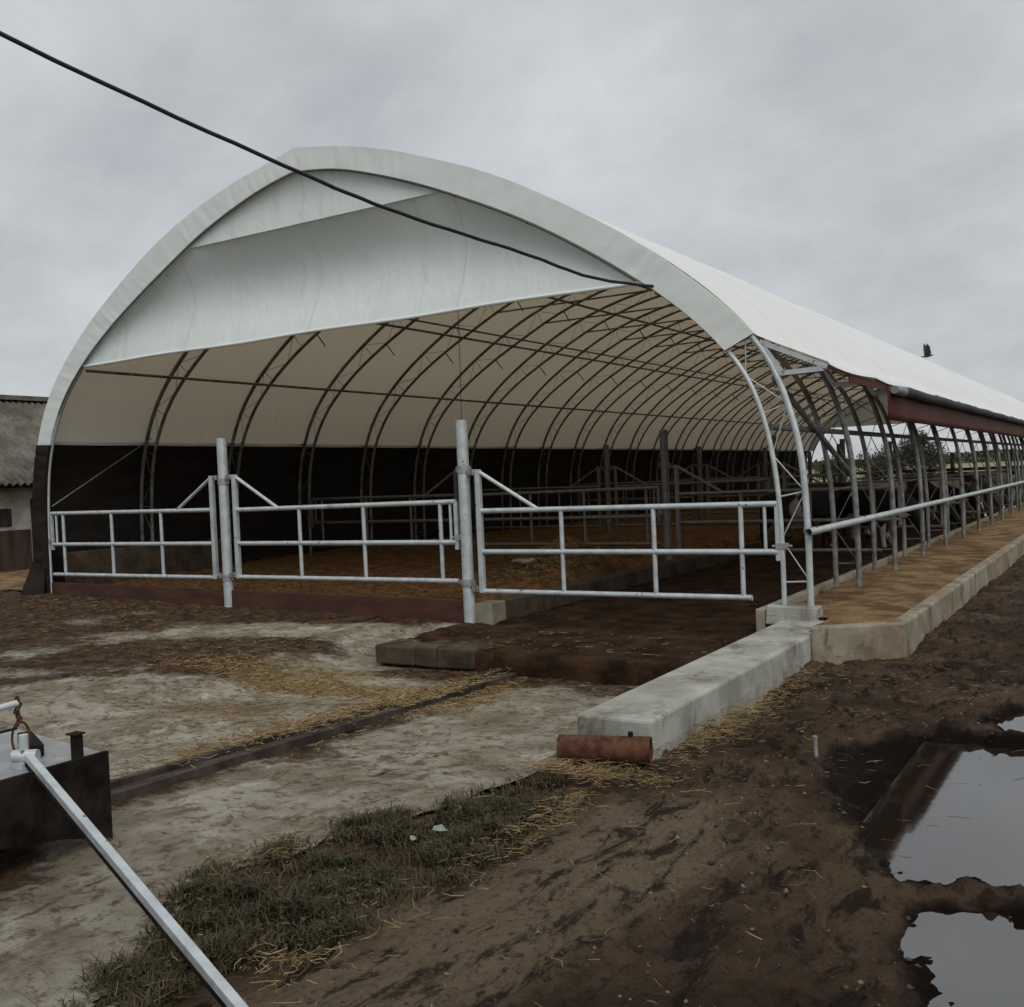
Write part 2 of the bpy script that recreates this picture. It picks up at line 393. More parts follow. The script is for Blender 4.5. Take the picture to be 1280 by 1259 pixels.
MUCK = [(5.40, -3.55), (5.72, -3.40), (6.19, -3.42), (6.24, -4.4), (6.24, -5.32), (6.05, -5.42), (5.98, -5.1), (5.72, -4.6), (5.50, -4.2)]
def pud_field(x, y):
    d = np.full(np.shape(x), -1e9)
    wx = x + 0.12 * (fbm(x * 4, y * 4, 4, 0.55) - 0.5); wy = y + 0.30 * (fbm(x * 4 + 40, y * 4, 4, 0.55) - 0.5)
    for p in PUD.values(): d = np.maximum(d, polydist(wx, wy, p))
    return d
def yard_edge(Y):
    e = np.interp(Y, [-10.2, -8.4, -7.8, -7.4, -7.0, -6.2, -5.4, -5.0, -4.5, -4.2, 0], [5.0, 4.05, 3.80, 3.55, 3.45, 3.55, 3.80, 3.90, 3.90, 3.80, 3.80])
    return e + 0.16 * (fbm(Y * 3, Y * 0 + 2, 5, 0.65) - 0.5)
GRASS = [(3.42, -7.35), (3.25, -7.07), (3.41, -6.18), (3.80, -5.42), (3.93, -4.90), (4.12, -5.05), (4.38, -5.75), (4.42, -6.30), (4.36, -7.15),
         (4.13, -7.52), (4.12, -7.75), (4.4, -8.6), (4.2, -9.2), (4.0, -8.4), (3.68, -7.78)]

# ------------------------------------------------------------------ ground sheet
def axis(segs):
    out = []
    for a, b, s in segs: out.append(np.arange(a, b, s))
    return np.concatenate(out)
gx = np.concatenate([-np.geomspace(900, 20, 24), axis([(-18, 2.9, 0.35), (2.9, 3.6, 0.05), (3.6, 7.3, 0.018), (7.3, 9.5, 0.06)]), 9.5 + np.geomspace(0.05, 900, 34)])
gy = np.concatenate([-12 - np.geomspace(300, 0.4, 14), axis([(-12, -9, 0.12), (-9, -2.5, 0.018), (-2.5, 1.5, 0.035), (1.5, 14, 0.14), (14, 60, 1.0)]), np.geomspace(60, 1500, 26)])
X, Y = np.meshgrid(gx, gy)
# tyre-churned relief, ruts running roughly away from the camera
u = 0.95 * X - 0.30 * Y; w = 0.30 * X + 0.95 * Y
rel = (fbm(u * 2.6, w * 0.8, 4) - 0.5) * 0.12 + (fbm(X * 8, Y * 8, 4, 0.65) - 0.5) * 0.06 + (np.abs(fbm(u * 7, w * 2.2, 3) - 0.5)) * -0.13 + np.maximum(fbm(X * 19, Y * 19, 3, 0.6) - 0.56, 0) * 0.11
calm = sstep(-0.5, 0.4, polydist(X, Y, [(3.9, -8.2), (4.2, -5.2), (5.0, -4.9), (5.3, -6.0), (5.0, -7.6)])) * 0.7
near = (1 - sstep(12, 30, np.hypot(X - 6, Y + 5))) * sstep(2.8, 3.6, X)
ye = yard_edge(Y)
Z = base_z(X, Y) - 0.045 + 0.04 * sstep(-0.06, 0.0, X - ye) + rel * (1 - calm) * near * sstep(-0.02, 0.15, X - ye)
Z -= 0.035 * (1 - sstep(4.34, 4.9, X)) * sstep(3.5, 4.3, X) * (Y < -0.5)
pf = pud_field(X, Y)
mk = 0 * X - 9 if True else polydist(X + 0.05 * (fbm(X * 5, Y * 5, 3) - 0.5), Y + 0.1 * (fbm(X * 5 + 9, Y * 5, 3) - 0.5), MUCK)
Z = np.where(X > 4.6, np.maximum(Z, -0.05 + 0.03 * rel), Z)
lo = sstep(-0.24, 0.10, pf)
Z = Z * (1 - lo) + (-0.106 + 0.30 * rel) * lo
inside = (X > -8.6) & (X < 4.9) & (Y > -0.6) & (Y < 46)
Z = np.where(inside, np.minimum(Z, -0.06), Z)
far = np.hypot(X, Y)
Z += sstep(200, 800, far) * (fbm(X * 0.004, Y * 0.004, 3) - 0.45) * 10
GROUND = dict(x=gx, y=gy, z=Z)
me = grid_mesh('ground', X, Y, Z)
vattr(me, 'dry', sstep(-0.6, 0.5, polydist(X, Y, [(4.15, -8.4), (4.3, -5.4), (5.0, -5.0), (5.4, -5.6), (5.15, -7.0), (4.9, -8.2)])) * 0.75)
vattr(me, 'wet', np.maximum(sstep(-0.06, 0.05, mk), 0.55 * sstep(-0.25, 0.0, pf)) + 0.35 * sstep(5.0, 6.2, X) * near)
vattr(me, 'field', sstep(48, 54, Y + 2 * fbm(X * 0.3, Y * 0.3, 2)) + (X < -60) * 1.0)
tag(link_mesh('ground', me, M['mud']), kind='structure')

# puddle: level water standing wherever the churned mud dips below it
m = MB(); m.add([(5.7, -9.0, -0.066), (9.4, -9.0, -0.066), (9.4, -1.6, -0.066), (5.7, -1.6, -0.066)], [(0, 1, 2, 3)])
tag(m.build('puddle', M['water']), kind='structure')

# ------------------------------------------------------------------ concrete yard in front of the barn
gx = np.arange(-14.0, 4.9, 0.03); gy = np.arange(-10.2, 0.06, 0.03)
X, Y = np.meshgrid(gx, gy); X0 = X
edge = yard_edge(Y)
X = np.minimum(X, edge)
keep = (X0 < edge + 0.03) & ~((Y > -1.45) & (X > 0.15))
dirt = 0.16 + 0.0 * X
dirt += 0.55 * sstep(-3.2, -2.4, Y - X + 1.2 * (fbm(X * 0.9, Y * 0.9, 4) - 0.5)) * sstep(0.1, -1.0, X)
dirt += 0.40 * sstep(-1.0, -0.2, Y)
dirt += 0.30 * sstep(-4.5, -7.5, X)
dirt -= 0.85 * np.exp(-(((X + 1.9) / 1.6) ** 2 + ((Y + 1.25 - 0.55 * (X + 1.9)) / 0.55) ** 2))
dirt -= 0.4 * np.exp(-(((X + 0.3) / 0.9) ** 2 + ((Y + 1.0) / 0.5) ** 2))
dirt += 0.45 * sstep(-2.75, -2.1, Y) * sstep(-0.3, 0.5, X)  # wet and shadow at the foot of the step, painted darker
dirt += 0.42 * np.exp(-((X - 2.0 + 0.05 * (Y + 6)) / 0.28) ** 2) * (Y < -2)
dirt += 0.25 * sstep(3.2, 3.6, X) * sstep(-4.6, -3.6, Y)
dirt -= 0.28 * np.exp(-(((X - 2.6) / 0.6) ** 2 + ((Y + 3.4) / 0.6) ** 2))
dirt += 0.95 * (fbm(X * 1.2, Y * 1.6, 4) - 0.5) - 0.05
dirt += 0.22 * np.exp(-((X - 2.95 - 0.05 * np.sin(Y * 1.3)) / 0.012) ** 2) * (Y < -4.2)
dirt += 0.75 * np.exp(-(((X - 2.42) / 0.30) ** 2 + ((Y + 7.9) / 0.6) ** 2))  # shadow under the scraper, painted in through the dirt mask
straw = 0.55 * np.exp(-(((X - 0.1) / 1.1) ** 2 + ((Y + 3.2) / 0.35) ** 2)) + 0.5 * np.exp(-(((X - 1.6) / 0.3) ** 2)) * (Y > -5.6) * (Y < -2.2)
straw += 0.35 * np.exp(-(((X - 0.6) / 0.7) ** 2 + ((Y + 4.3) / 0.5) ** 2)) + 0.25 * (fbm(X * 1.5 + 30, Y * 1.5, 3) - 0.4)
dm = sstep(0.3, 0.9, dirt)
rl = (fbm(X * 2.2, Y * 2.2, 4) - 0.5) * 0.035 + (fbm(X * 9, Y * 9, 4, 0.6) - 0.5) * (0.012 + 0.055 * dm)
Z = base_z(X, Y) + 0.004 + rl + 0.03 * clamp01(dirt - 0.6)
YARD = dict(gx=gx, gy=gy, Z=Z)
me = grid_mesh('concrete_yard', X, Y, Z, keep)
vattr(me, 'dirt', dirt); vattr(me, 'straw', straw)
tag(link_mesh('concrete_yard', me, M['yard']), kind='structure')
def surf(x, y):
    """height of the visible ground"""
    x = np.asarray(x, float); y = np.asarray(y, float)
    q = YARD['Z']; i = np.clip(((x + 14.0) / 0.03).astype(int), 0, q.shape[1] - 1); j = np.clip(((y + 10.2) / 0.03).astype(int), 0, q.shape[0] - 1)
    return np.where(x < 3.8, q[j, i], 0.0)

# ------------------------------------------------------------------ inside floor: scraped alley with a broken front edge, bedding pack, feed
gx = np.arange(-0.02, 3.80, 0.04); gy = np.concatenate([np.arange(-1.86, 1, 0.03), np.arange(1, 8, 0.06), np.arange(8, 45.5, 0.5)])
X, Y = np.meshgrid(gx, gy)
front = -1.66 - 0.04 * X + 0.10 * (fbm(X * 3, X * 0 + 3, 4, 0.6) - 0.5)
Yw = np.maximum(Y, front)
Zt = 0.015 + 0.06 * (fbm(X * 2.5, Y * 2.5, 4) - 0.5) + 0.03 * (fbm(X * 11, Y * 11, 3) - 0.5)
dd = clamp01((front - Y) / 0.10)
Zt = Zt - 0.30 * dd; Yw = Yw + 0.03 * (fbm(X * 7, dd * 3, 3) - 0.5) * (dd > 0)
me = grid_mesh('alley_floor', X, Yw, Zt)
tag(link_mesh('alley_floor', me, M['alley']), kind='structure')
# broken slab lip at the left of the step
m = MB(); xa = -0.03
for wd_ in (0.52, 0.27, 0.45):
    fy_ = -1.74 + random.uniform(-0.02, 0.015)
    m.box(xa, xa + wd_ - 0.004, fy_, -1.30, -0.17, 0.03 + random.uniform(-0.006, 0.006), 0.010); xa += wd_
o = m.build('slab_edge', M['conc_dark'], bevel=0.02); tag(o, 'dirty broken concrete slab lip along the step before the open alley', 'slab')

gx = np.arange(-8.15, -0.04, 0.09); gy = np.concatenate([np.arange(0.10, 7, 0.09), np.arange(7, 45, 0.6)])
X, Y = np.meshgrid(gx, gy)
Zb = 0.24 + 0.10 * (fbm(X * 1.3, Y * 1.3, 5) - 0.5) + 0.10 * (1 - sstep(0.1, 0.5, -X)) * 0 + 0.05 * (fbm(X * 7, Y * 7, 3) - 0.5) + 0.10 * sstep(1.0, 6.0, Y)
Zb += 0.42 * np.exp(-(((X + 0.45) / 0.7) ** 2 + ((Y - 3.5) / 0.9) ** 2)) * (0.7 + 0.6 * fbm(X * 4, Y * 4, 3))
Zb = np.minimum(Zb, 0.225 + 1.3 * np.maximum(-X - 0.10, 0))
Zb[:, -1] = 0.0
me = grid_mesh('straw_bedding', X, Y, Zb)
o = link_mesh('straw_bedding', me, M['bedding'])
tag(o, 'deep soiled orange-brown straw bedding inside the barn', 'bedding', kind='stuff')
bedX, bedY, bedZ = gx, gy, Zb
def bed(x, y):
    i = np.clip(np.searchsorted(bedX, x), 0, len(bedX) - 1); j = np.clip(np.searchsorted(bedY, y), 0, len(bedY) - 1)
    return bedZ[j, i]

# straws: thin three-sided stems, pure numpy
def stems(x, y, z, L, r, tilt=0.25):
    """bent three-sided stems"""
    n = len(x); a = rng.random(n) * 2 * PI; t = rng.normal(0, tilt, n); k = rng.normal(0, 0.35, n)
    c = np.stack([x, y, z + r + np.abs(np.sin(t)) * L * 0.5], -1)
    V = np.zeros((n, 9, 3)); nrm = np.stack([-np.sin(a), np.cos(a), np.zeros(n)], -1)
    def dirv(aa, tt): return np.stack([np.cos(aa) * np.cos(tt), np.sin(aa) * np.cos(tt), np.sin(tt)], -1)
    d0 = dirv(a - k, t); d1 = dirv(a + k, t * rng.uniform(-0.6, 1.0, n)); b = np.cross(dirv(a, t), nrm)
    P = [c - d0 * (0.5 * L)[:, None], c, c + d1 * (0.5 * L)[:, None]]
    for e in range(3):
        for q in range(3):
            ang = 2 * PI * q / 3
            V[:, e * 3 + q] = P[e] + (nrm * math.cos(ang) + b * math.sin(ang)) * (r * (1, 1, 0.6)[e])[:, None]
    V[:, :, 2] = np.maximum(V[:, :, 2], (z - 0.01)[:, None])
    base = (np.arange(n) * 9)[:, None, None]
    F = np.array([[0, 1, 4, 3], [1, 2, 5, 4], [2, 0, 3, 5], [3, 4, 7, 6], [4, 5, 8, 7], [5, 3, 6, 8]])[None] + base
    return V.reshape(-1, 3), F.reshape(-1, 4)
def cloud(n, cxx, cyy, sx, sy, ang=0.0):
    p = rng.normal(0, 1, (n, 2)) * (sx, sy); c, s = math.cos(ang), math.sin(ang)
    return cxx + p[:, 0] * c - p[:, 1] * s, cyy + p[:, 0] * s + p[:, 1] * c
ys_ = []
def addc(n, *a): ys_.append(cloud(int(n * 2.6), *a))
addc(1500, 0.3, -3.12, 0.75, 0.16, 0.05); addc(500, -0.3, -2.6, 0.5, 0.2, 0.5); addc(260, -0.2, -2.9, 0.4, 0.15); addc(1100, 1.50, -4.0, 0.13, 0.9); addc(700, 1.85, -3.1, 0.22, 0.45)
addc(260, 0.5, -4.2, 0.6, 0.4); addc(240, -1.6, -2.0, 1.2, 0.8); addc(160, -3.5, -1.8, 1.8, 0.6); addc(140, -1.0, -4.6, 1.3, 0.6)
addc(160, 1.4, -5.2, 0.9, 0.6); addc(70, 2.9, -3.8, 0.5, 0.9); addc(45, 2.0, -1.2, 1.2, 0.5); addc(90, -10.3, 0.7, 0.9, 0.5); addc(120, -6.5, -0.7, 1.6, 0.3)
x = np.concatenate([c[0] for c in ys_]); y = np.concatenate([c[1] for c in ys_])
k = x < 3.7; x, y = x[k], y[k]
zy = np.where((y > -1.62) & (x > 0), 0.03, surf(x, y))
zy = zy + 0.055 * (np.abs(x - (2.02 - 0.36 * (y + 8.6) / 6.75) + 0.03) < 0.16)
Vs, Fs = stems(x, y, zy, 0.025 + 0.12 * rng.random(len(x)) ** 2, rng.uniform(0.0013, 0.0030, len(x)), 0.15)
# straws in the mud: along the concrete kerb, round the pipe, the corner of the grass
ys_ = []
addc(380, 4.50, -3.6, 0.09, 0.55); addc(150, 4.55, -2.4, 0.10, 0.7); addc(330, 4.15, -4.95, 0.3, 0.10); addc(130, 4.38, -5.7, 0.06, 0.35, 0.1)
addc(45, 4.27, -7.50, 0.10, 0.07); addc(70, 3.42, -6.75, 0.1, 0.3); addc(50, 5.0, -4.6, 0.5, 0.9); addc(40, 4.9, -6.6, 0.5, 0.8); addc(60, 5.3, -1.7, 0.5, 0.7)
addc(20, 3.95, -7.9, 0.25, 0.3); addc(30, 4.38, -6.9, 0.07, 0.4)
x2 = np.concatenate([c[0] for c in ys_]); y2 = np.concatenate([c[1] for c in ys_])
z2 = np.full(len(x2), 0.004) + rng.uniform(0, 0.015, len(x2)) + 0.03 * inpoly(x2, y2, GRASS)
V2, F2 = stems(x2, y2, z2, 0.02 + 0.12 * rng.random(len(x2)) ** 2, rng.uniform(0.0008, 0.0018, len(x2)), 0.12)
o = np_mesh('loose_straw', np.concatenate([Vs, V2]), np.concatenate([Fs, F2 + len(Vs)]), M['straw'])
tag(o, 'loose pale straw scattered over yard and mud', 'straw', kind='stuff')
n = 9000
x = rng.uniform(-8.0, -0.1, n); y = 0.12 + rng.random(n) ** 1.6 * 9
xh, yh = cloud(2600, -0.35, 3.3, 0.5, 0.6); k = (xh < -0.06); x = np.concatenate([x, xh[k]]); y = np.concatenate([y, yh[k]])
Vb, Fb = stems(x, y, bed(x, y), rng.uniform(0.06, 0.24, len(x)), rng.uniform(0.002, 0.004, len(x)), 0.3)
tag(np_mesh('bedding_straw', Vb, Fb, M['bedstraw']), 'coarse straw stems lying on the bedding pack', 'straw', kind='stuff')

# crumbs and clods of mud
n = 2600
x = rng.uniform(4.5, 7.2, n); y = rng.uniform(-9.0, -0.9, n); k = (pud_field(x, y) < -0.03) & (polydist(x, y, MUCK) < -0.02) & (x > 4.5); x, y = x[k], y[k]; n = len(x)
gi = np.searchsorted(GROUND['x'], x); gj = np.searchsorted(GROUND['y'], y); z = GROUND['z'][gj, gi]
r0 = 0.004 + 0.016 * rng.random(n) ** 3
octa = np.array([[1, 0, 0], [0, 1, 0], [-1, 0, 0], [0, -1, 0], [0, 0, 1], [0.3, 0.2, -0.5]])
V = octa[None] * r0[:, None, None] * rng.uniform(0.6, 1.3, (n, 6, 3)); V[:, :, 2] *= 0.7
V = V + np.stack([x, y, z], -1)[:, None]
F = np.array([[0, 1, 4], [1, 2, 4], [2, 3, 4], [3, 0, 4], [1, 0, 5], [2, 1, 5], [3, 2, 5], [0, 3, 5]])[None] + (np.arange(n) * 6)[:, None, None]
tag(np_mesh('mud_clods', V.reshape(-1, 3), F.reshape(-1, 3), M['clod']), 'small crumbs and clods lying over the churned mud', 'mud', kind='stuff')

xh, yh = cloud(2600, -0.42, 3.35, 0.33, 0.55); k = xh < -0.08; xh, yh = xh[k], yh[k]
Vb, Fb = stems(xh, yh, bed(xh, yh) + 0.02 * rng.random(len(xh)), rng.uniform(0.05, 0.2, len(xh)), rng.uniform(0.002, 0.0045, len(xh)), 0.35)
tag(np_mesh('straw_heap', Vb, Fb, M['straw']), 'tan loose straw heaped on the bedding behind the right front gate', 'straw', kind='stuff')

# grass
n = 36000
gxp = rng.uniform(3.1, 4.6, n * 3); gyp = rng.uniform(-9.3, -4.7, n * 3)
sd = polydist(gxp + 0.12 * (fbm(gxp * 5, gyp * 5, 3) - 0.5), gyp + 0.12 * (fbm(gxp * 5 + 7, gyp * 5, 3) - 0.5), GRASS)
dens = sstep(-0.05, 0.12, sd) * (0.10 + 1.1 * sstep(0.36, 0.56, fbm(gxp * 4.5, gyp * 4.5, 4)))
k = (sd > -0.05) & (rng.random(n * 3) < dens); gxp, gyp = gxp[k], gyp[k]; n = len(gxp)
a = rng.random(n) * 2 * PI; hgt = rng.uniform(0.012, 0.045, n) * (0.25 + 3.2 * fbm(gxp * 7, gyp * 7, 3) ** 2); lean = rng.uniform(0.4, 2.0, n) * hgt
wd = rng.uniform(0.0018, 0.004, n)
dx, dy = np.cos(a), np.sin(a)
b0 = np.stack([gxp, gyp, np.full(n, -0.012)], -1); sd_ = np.stack([-dy, dx, 0 * dx], -1) * wd[:, None]
mid = b0 + np.stack([dx * lean * 0.35, dy * lean * 0.35, hgt * 0.7], -1); tip = b0 + np.stack([dx * lean, dy * lean, hgt * rng.uniform(0.7, 1.05, n)], -1)
V = np.stack([b0 - sd_, b0 + sd_, mid + sd_ * 0.8, mid - sd_ * 0.8, tip], 1).reshape(-1, 3)
i5 = np.arange(n)[:, None] * 5
F = np.concatenate([i5 + np.array([[0, 1, 2]]), i5 + np.array([[0, 2, 3]]), i5 + np.array([[3, 2, 4]])], 0)
kk = (sd[k] > 0.03) & (rng.random(n) < 0.022) if False else rng.random(n) < 0.02
lx, ly = gxp[kk], gyp[kk]; ln = len(lx); la = rng.random(ln) * 2 * PI; ls = rng.uniform(0.008, 0.022, ln)
lc = np.stack([lx, ly, rng.uniform(0.015, 0.05, ln)], -1); ld_ = np.stack([np.cos(la), np.sin(la), rng.uniform(-0.2, 0.4, ln)], -1) * ls[:, None]; lw = np.stack([-np.sin(la), np.cos(la), rng.uniform(-0.2, 0.2, ln)], -1) * (ls * 0.5)[:, None]
LV = np.stack([lc - ld_, lc + lw, lc + ld_, lc - lw, lc + (0, 0, 0.003)], 1).reshape(-1, 3)
i5 = np.arange(ln)[:, None] * 5 + len(V)
F = np.concatenate([F, i5 + np.array([[0, 1, 4]]), i5 + np.array([[1, 2, 4]]), i5 + np.array([[2, 3, 4]]), i5 + np.array([[3, 0, 4]])], 0); V = np.concatenate([V, LV])
tag(np_mesh('grass', V, F, M['grass']), 'dark matted grass patch between concrete and mud', 'grass', kind='stuff')

# ------------------------------------------------------------------ the hoop barn
L = 44.66; NB = 22; DY = L / NB
OUT = [(-8.47, 0.12), (-8.47, 1.2), (-8.42, 1.95), (-8.27, 2.58), (-7.95, 3.26), (-7.47, 3.82), (-6.86, 4.33), (-6.1, 4.83), (-5.22, 5.32), (-4.42, 5.65), (-3.5, 5.92),
       (-2.85, 6.04), (-2.36, 6.15), (-1.75, 6.03), (-0.97, 5.83), (-0.25, 5.57), (0.43, 5.30), (1.06, 4.98), (1.66, 4.63), (2.23, 4.27), (2.77, 3.86),
       (3.28, 3.42), (3.63, 3.02), (3.80, 2.76), (3.95, 2.31), (4.05, 1.90), (4.09, 1.2), (4.095, 0.30)]
INN = [(-8.20, 0.15), (-8.19, 1.2), (-8.14, 1.95), (-8.0, 2.56), (-7.62, 3.24), (-7.12, 3.74), (-6.5, 4.2), (-5.76, 4.63), (-4.9, 5.07), (-4.2, 5.40), (-3.4, 5.68),
       (-2.82, 5.83), (-2.38, 5.89), (-1.78, 5.80), (-1.1, 5.60), (-0.35, 5.32), (0.3, 5.03), (0.9, 4.74), (1.45, 4.43), (2.03, 4.06), (2.56, 3.68),
       (3.02, 3.29), (3.35, 2.93), (3.55, 2.64), (3.71, 2.16), (3.80, 1.6), (3.83, 1.0), (3.83, 0.30)]
def crom(P, k=4):
    out = []
    for i in range(len(P) - 1):
        p0 = P[max(i - 1, 0)]; p1 = P[i]; p2 = P[i + 1]; p3 = P[min(i + 2, len(P) - 1)]
        for j in range(k):
            t = j / k
            out.append(tuple(0.5 * ((2 * p1[c]) + (-p0[c] + p2[c]) * t + (2 * p0[c] - 5 * p1[c] + 4 * p2[c] - p3[c]) * t * t + (-p0[c] + 3 * p1[c] - 3 * p2[c] + p3[c]) * t ** 3) for c in (0, 1)))
    out.append(P[-1]); return out
def resample(P, n):
    P = np.array(P); s = np.concatenate([[0], np.cumsum(np.hypot(*np.diff(P, axis=0).T))])
    u = np.linspace(0, s[-1], n); return np.stack([np.interp(u, s, P[:, 0]), np.interp(u, s, P[:, 1])], -1)
def smooth(P, it=3):
    P = P.copy()
    for _ in range(it): P[1:-1] = 0.25 * P[:-2] + 0.5 * P[1:-1] + 0.25 * P[2:]
    return P
def arch(P, apex):
    i = [k for k, p in enumerate(P) if p[0] < apex[0] - 0.2]; j = [k for k, p in enumerate(P) if p[0] > apex[0] + 0.2]
    A = smooth(resample(crom([P[k] for k in i] + [apex]), 52)); B = smooth(resample(crom([apex] + [P[k] for k in j]), 59))
    return np.concatenate([A, B[1:]])
CO = arch(OUT, (-2.44, 6.145)); CI = arch(INN, (-2.46, 5.885))
def split_at(C, z):
    k = next(i for i in range(len(C) - 1) if C[i, 1] < z <= C[i + 1, 1]); f = (z - C[k, 1]) / (C[k + 1, 1] - C[k, 1])
    return np.insert(C, k + 1, C[k] * (1 - f) + C[k + 1] * f, 0)
CO = split_at(CO, 2.60); CI = split_at(CI, 2.585)
barn = empty('hoop_barn', (-2.2, 0, 0)); B0 = Vector((-2.2, 0, 0))
tag(barn, 'long open-fronted barn with white tarpaulin roof stretched over steel hoops', 'barn')
def bpart(m, name, mat, **kw):
    o = m.build(name, mat, barn, **kw); o.matrix_parent_inverse = Matrix.Translation(-B0); return o
def bobj(o): o.parent = barn; o.matrix_parent_inverse = Matrix.Translation(-B0); return o

# truss: two pipe chords, battens and zigzag rods, a tie across the top
def truss_mb(front):
    m = MB(); n1, n2 = (12, 10) if front else (8, 6)
    m.tube([(p[0], 0, p[1]) for p in CO], 0.033, n1); m.tube([(p[0], 0, p[1]) for p in CI], 0.026 if front else 0.030, n1)
    ts = np.linspace(0.02, 0.985, 41).tolist()
    def at(C, t): q = t * (len(C) - 1); i = min(int(q), len(C) - 2); f = q - i; p = C[i] * (1 - f) + C[i + 1] * f; return (p[0], 0, p[1])
    for i, t in enumerate(ts):
        if i % 2 == 0: m.tube([at(CO, t), at(CI, t)], 0.009 if front else 0.006, n2)
        if i < len(ts) - 1:
            a, b = (CO, CI) if i % 2 == 0 else (CI, CO)
            m.tube([at(a, t), at(b, ts[i + 1])], 0.006 if front else 0.0045, n2)
    if not front:
        m.tube([(-4.52, 0, 5.24), (-0.12, 0, 5.24)], 0.018, 6)
        for a, b in (((-5.9, 0, 4.53), (-5.72, 0, 4.30)), ((-4.05, 0, 5.46), (-3.9, 0, 5.20)), ((0.9, 0, 4.72), (0.72, 0, 4.48))):
            m.tube([a, b], 0.014, 6)
    return m
f0 = bpart(truss_mb(True), 'truss', M['truss'], smooth=True)
t0 = bpart(truss_mb(False), 'truss', M['truss_shaded'], smooth=True); t0.location = (0, DY, 0)
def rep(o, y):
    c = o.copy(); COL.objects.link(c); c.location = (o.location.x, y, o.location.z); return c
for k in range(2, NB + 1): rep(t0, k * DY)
# concrete footings under the right-hand legs
m = MB(); m.box(3.68, 4.18, -0.13, 0.13, 0.16, 0.335, 0.012); fp = bpart(m, 'footing', M['conc'], bevel=0.015)
m = MB(); m.box(3.68, 4.18, -0.13, 0.13, 0.12, 0.272, 0.02); fq = bpart(m, 'footing', M['conc_soil'], bevel=0.03); fq.location = (0, DY, 0)
for k in range(2, NB + 1): rep(fq, k * DY)
# awning bracket
m = MB(); m.bar((3.68, 0, 2.99), (4.34, 0, 2.68), 0.05, 0.05); m.bar((3.70, 0, 2.96), (3.90, 0, 2.64), 0.05, 0.05); m.bar((3.89, 0, 2.655), (4.30, 0, 2.665), 0.05, 0.05)
br = bpart(m, 'awning_bracket', M['galv'])
for k in range(1, NB + 1): rep(br, k * DY)
# purlins running the length of the barn
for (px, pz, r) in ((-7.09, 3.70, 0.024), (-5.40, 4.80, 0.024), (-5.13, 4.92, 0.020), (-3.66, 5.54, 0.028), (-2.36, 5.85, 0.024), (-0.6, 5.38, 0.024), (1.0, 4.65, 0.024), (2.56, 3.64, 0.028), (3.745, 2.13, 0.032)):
    m = MB(); m.tube([(px, 0.05, pz), (px, L, pz)], r, 8); bpart(m, 'purlin', M['truss_shaded'], smooth=True)
m = MB(); m.tube([(3.80, 0.03, 2.62), (3.80, 3.0, 1.62)], 0.032, 8); bpart(m, 'wind_brace', M['truss_shaded'], smooth=True)
m = MB(); m.tube([(-8.12, 0.03, 1.60), (-8.1, DY, 2.72)], 0.010, 6); bpart(m, 'wind_brace', M['truss_shaded'], smooth=True)
for k in range(1, 9):
    m = MB(); m.tube([(3.83, k * DY, 2.1), (3.83, (k + 1) * DY, 1.15)], 0.006, 5); bpart(m, 'brace_rod', M['truss_shaded'])
# side rail clamped to the outside of the legs
m = MB(); m.tube([(4.165, -0.24, 1.08), (4.165, L, 1.08)], 0.036, 12, cap=False); m.tube([(4.165, -0.24, 1.08), (4.165, L, 1.08)], 0.030, 12, cap=False)
rail = bpart(m, 'side_rail', M['galv'], smooth=True)
m = MB(); m.box(4.08, 4.19, -0.02, 0.02, 1.05, 1.12); m.tube([(4.09, 0, 1.06), (4.09, 0, 1.10)], 0.042, 10)
cl = m.build('clamp', M['galv_dull'], rail)
for k in range(1, NB + 1):
    c = cl.copy(); COL.objects.link(c); c.location = (0, k * DY, 0)

# roof sheeting: white from the left shoulder over the ridge down onto the awning
RO = [tuple(p) for p in CO if p[1] > 2.599 or p[0] > 0]
RO = [p for p in RO if not (p[0] > 3.60)]
prof = [Vector(p) for p in RO]
nr = []
for i in range(len(prof)):
    t = prof[min(i + 1, len(prof) - 1)] - prof[max(i - 1, 0)]; t.normalize(); nr.append(Vector((-t.y, t.x)))
prof = [p + n * 0.036 for p, n in zip(prof, nr)] + [Vector((3.66, 3.05)), Vector((3.85, 2.955)), Vector((4.1, 2.84)), Vector((4.35, 2.725)), Vector((4.37, 2.69))]
nr += [Vector((0.45, 0.89))] * 5
ny = NB * 6 + 1
yy = np.linspace(-0.035, L + 0.035, ny)
ph = np.abs(np.sin(PI * (np.arange(ny) % 6) / 6))
PX = np.array([[p.x for p in prof]] * ny); PZ = np.array([[p.y for p in prof]] * ny)
NX = np.array([[q.x for q in nr]] * ny); NZ = np.array([[q.y for q in nr]] * ny)
YY = np.repeat(yy[:, None], len(prof), 1)
U = np.repeat(np.arange(len(prof))[None], ny, 0)
sag = 0.028 * ph[:, None] * np.ones_like(PX) - 0.02 * (fbm(YY * 0.8, U * 0.12, 3) - 0.5)
me = grid_mesh('roof_cover', PX - NX * sag, YY, PZ - NZ * sag)
me.flip_normals(); roofo = bobj(link_mesh('roof_cover', me, M['roof']))
# dark side sheeting on the left
low = [tuple(p) for p in CO if p[0] < -7 and p[1] <= 2.601]; low.append((low[-1][0] + 0.035, 2.67))
PX = np.array([[p[0] - 0.045 for p in low]] * 60); PZ = np.array([[p[1] for p in low]] * 60)
YY = np.repeat(np.linspace(-0.05, L + 0.03, 60)[:, None], len(low), 1)
PX += 0.03 * (fbm(YY * 1.3, PZ * 2.0, 3) - 0.5)
bobj(link_mesh('side_cover', grid_mesh('side_cover', PX, YY, PZ), M['sidecover']))
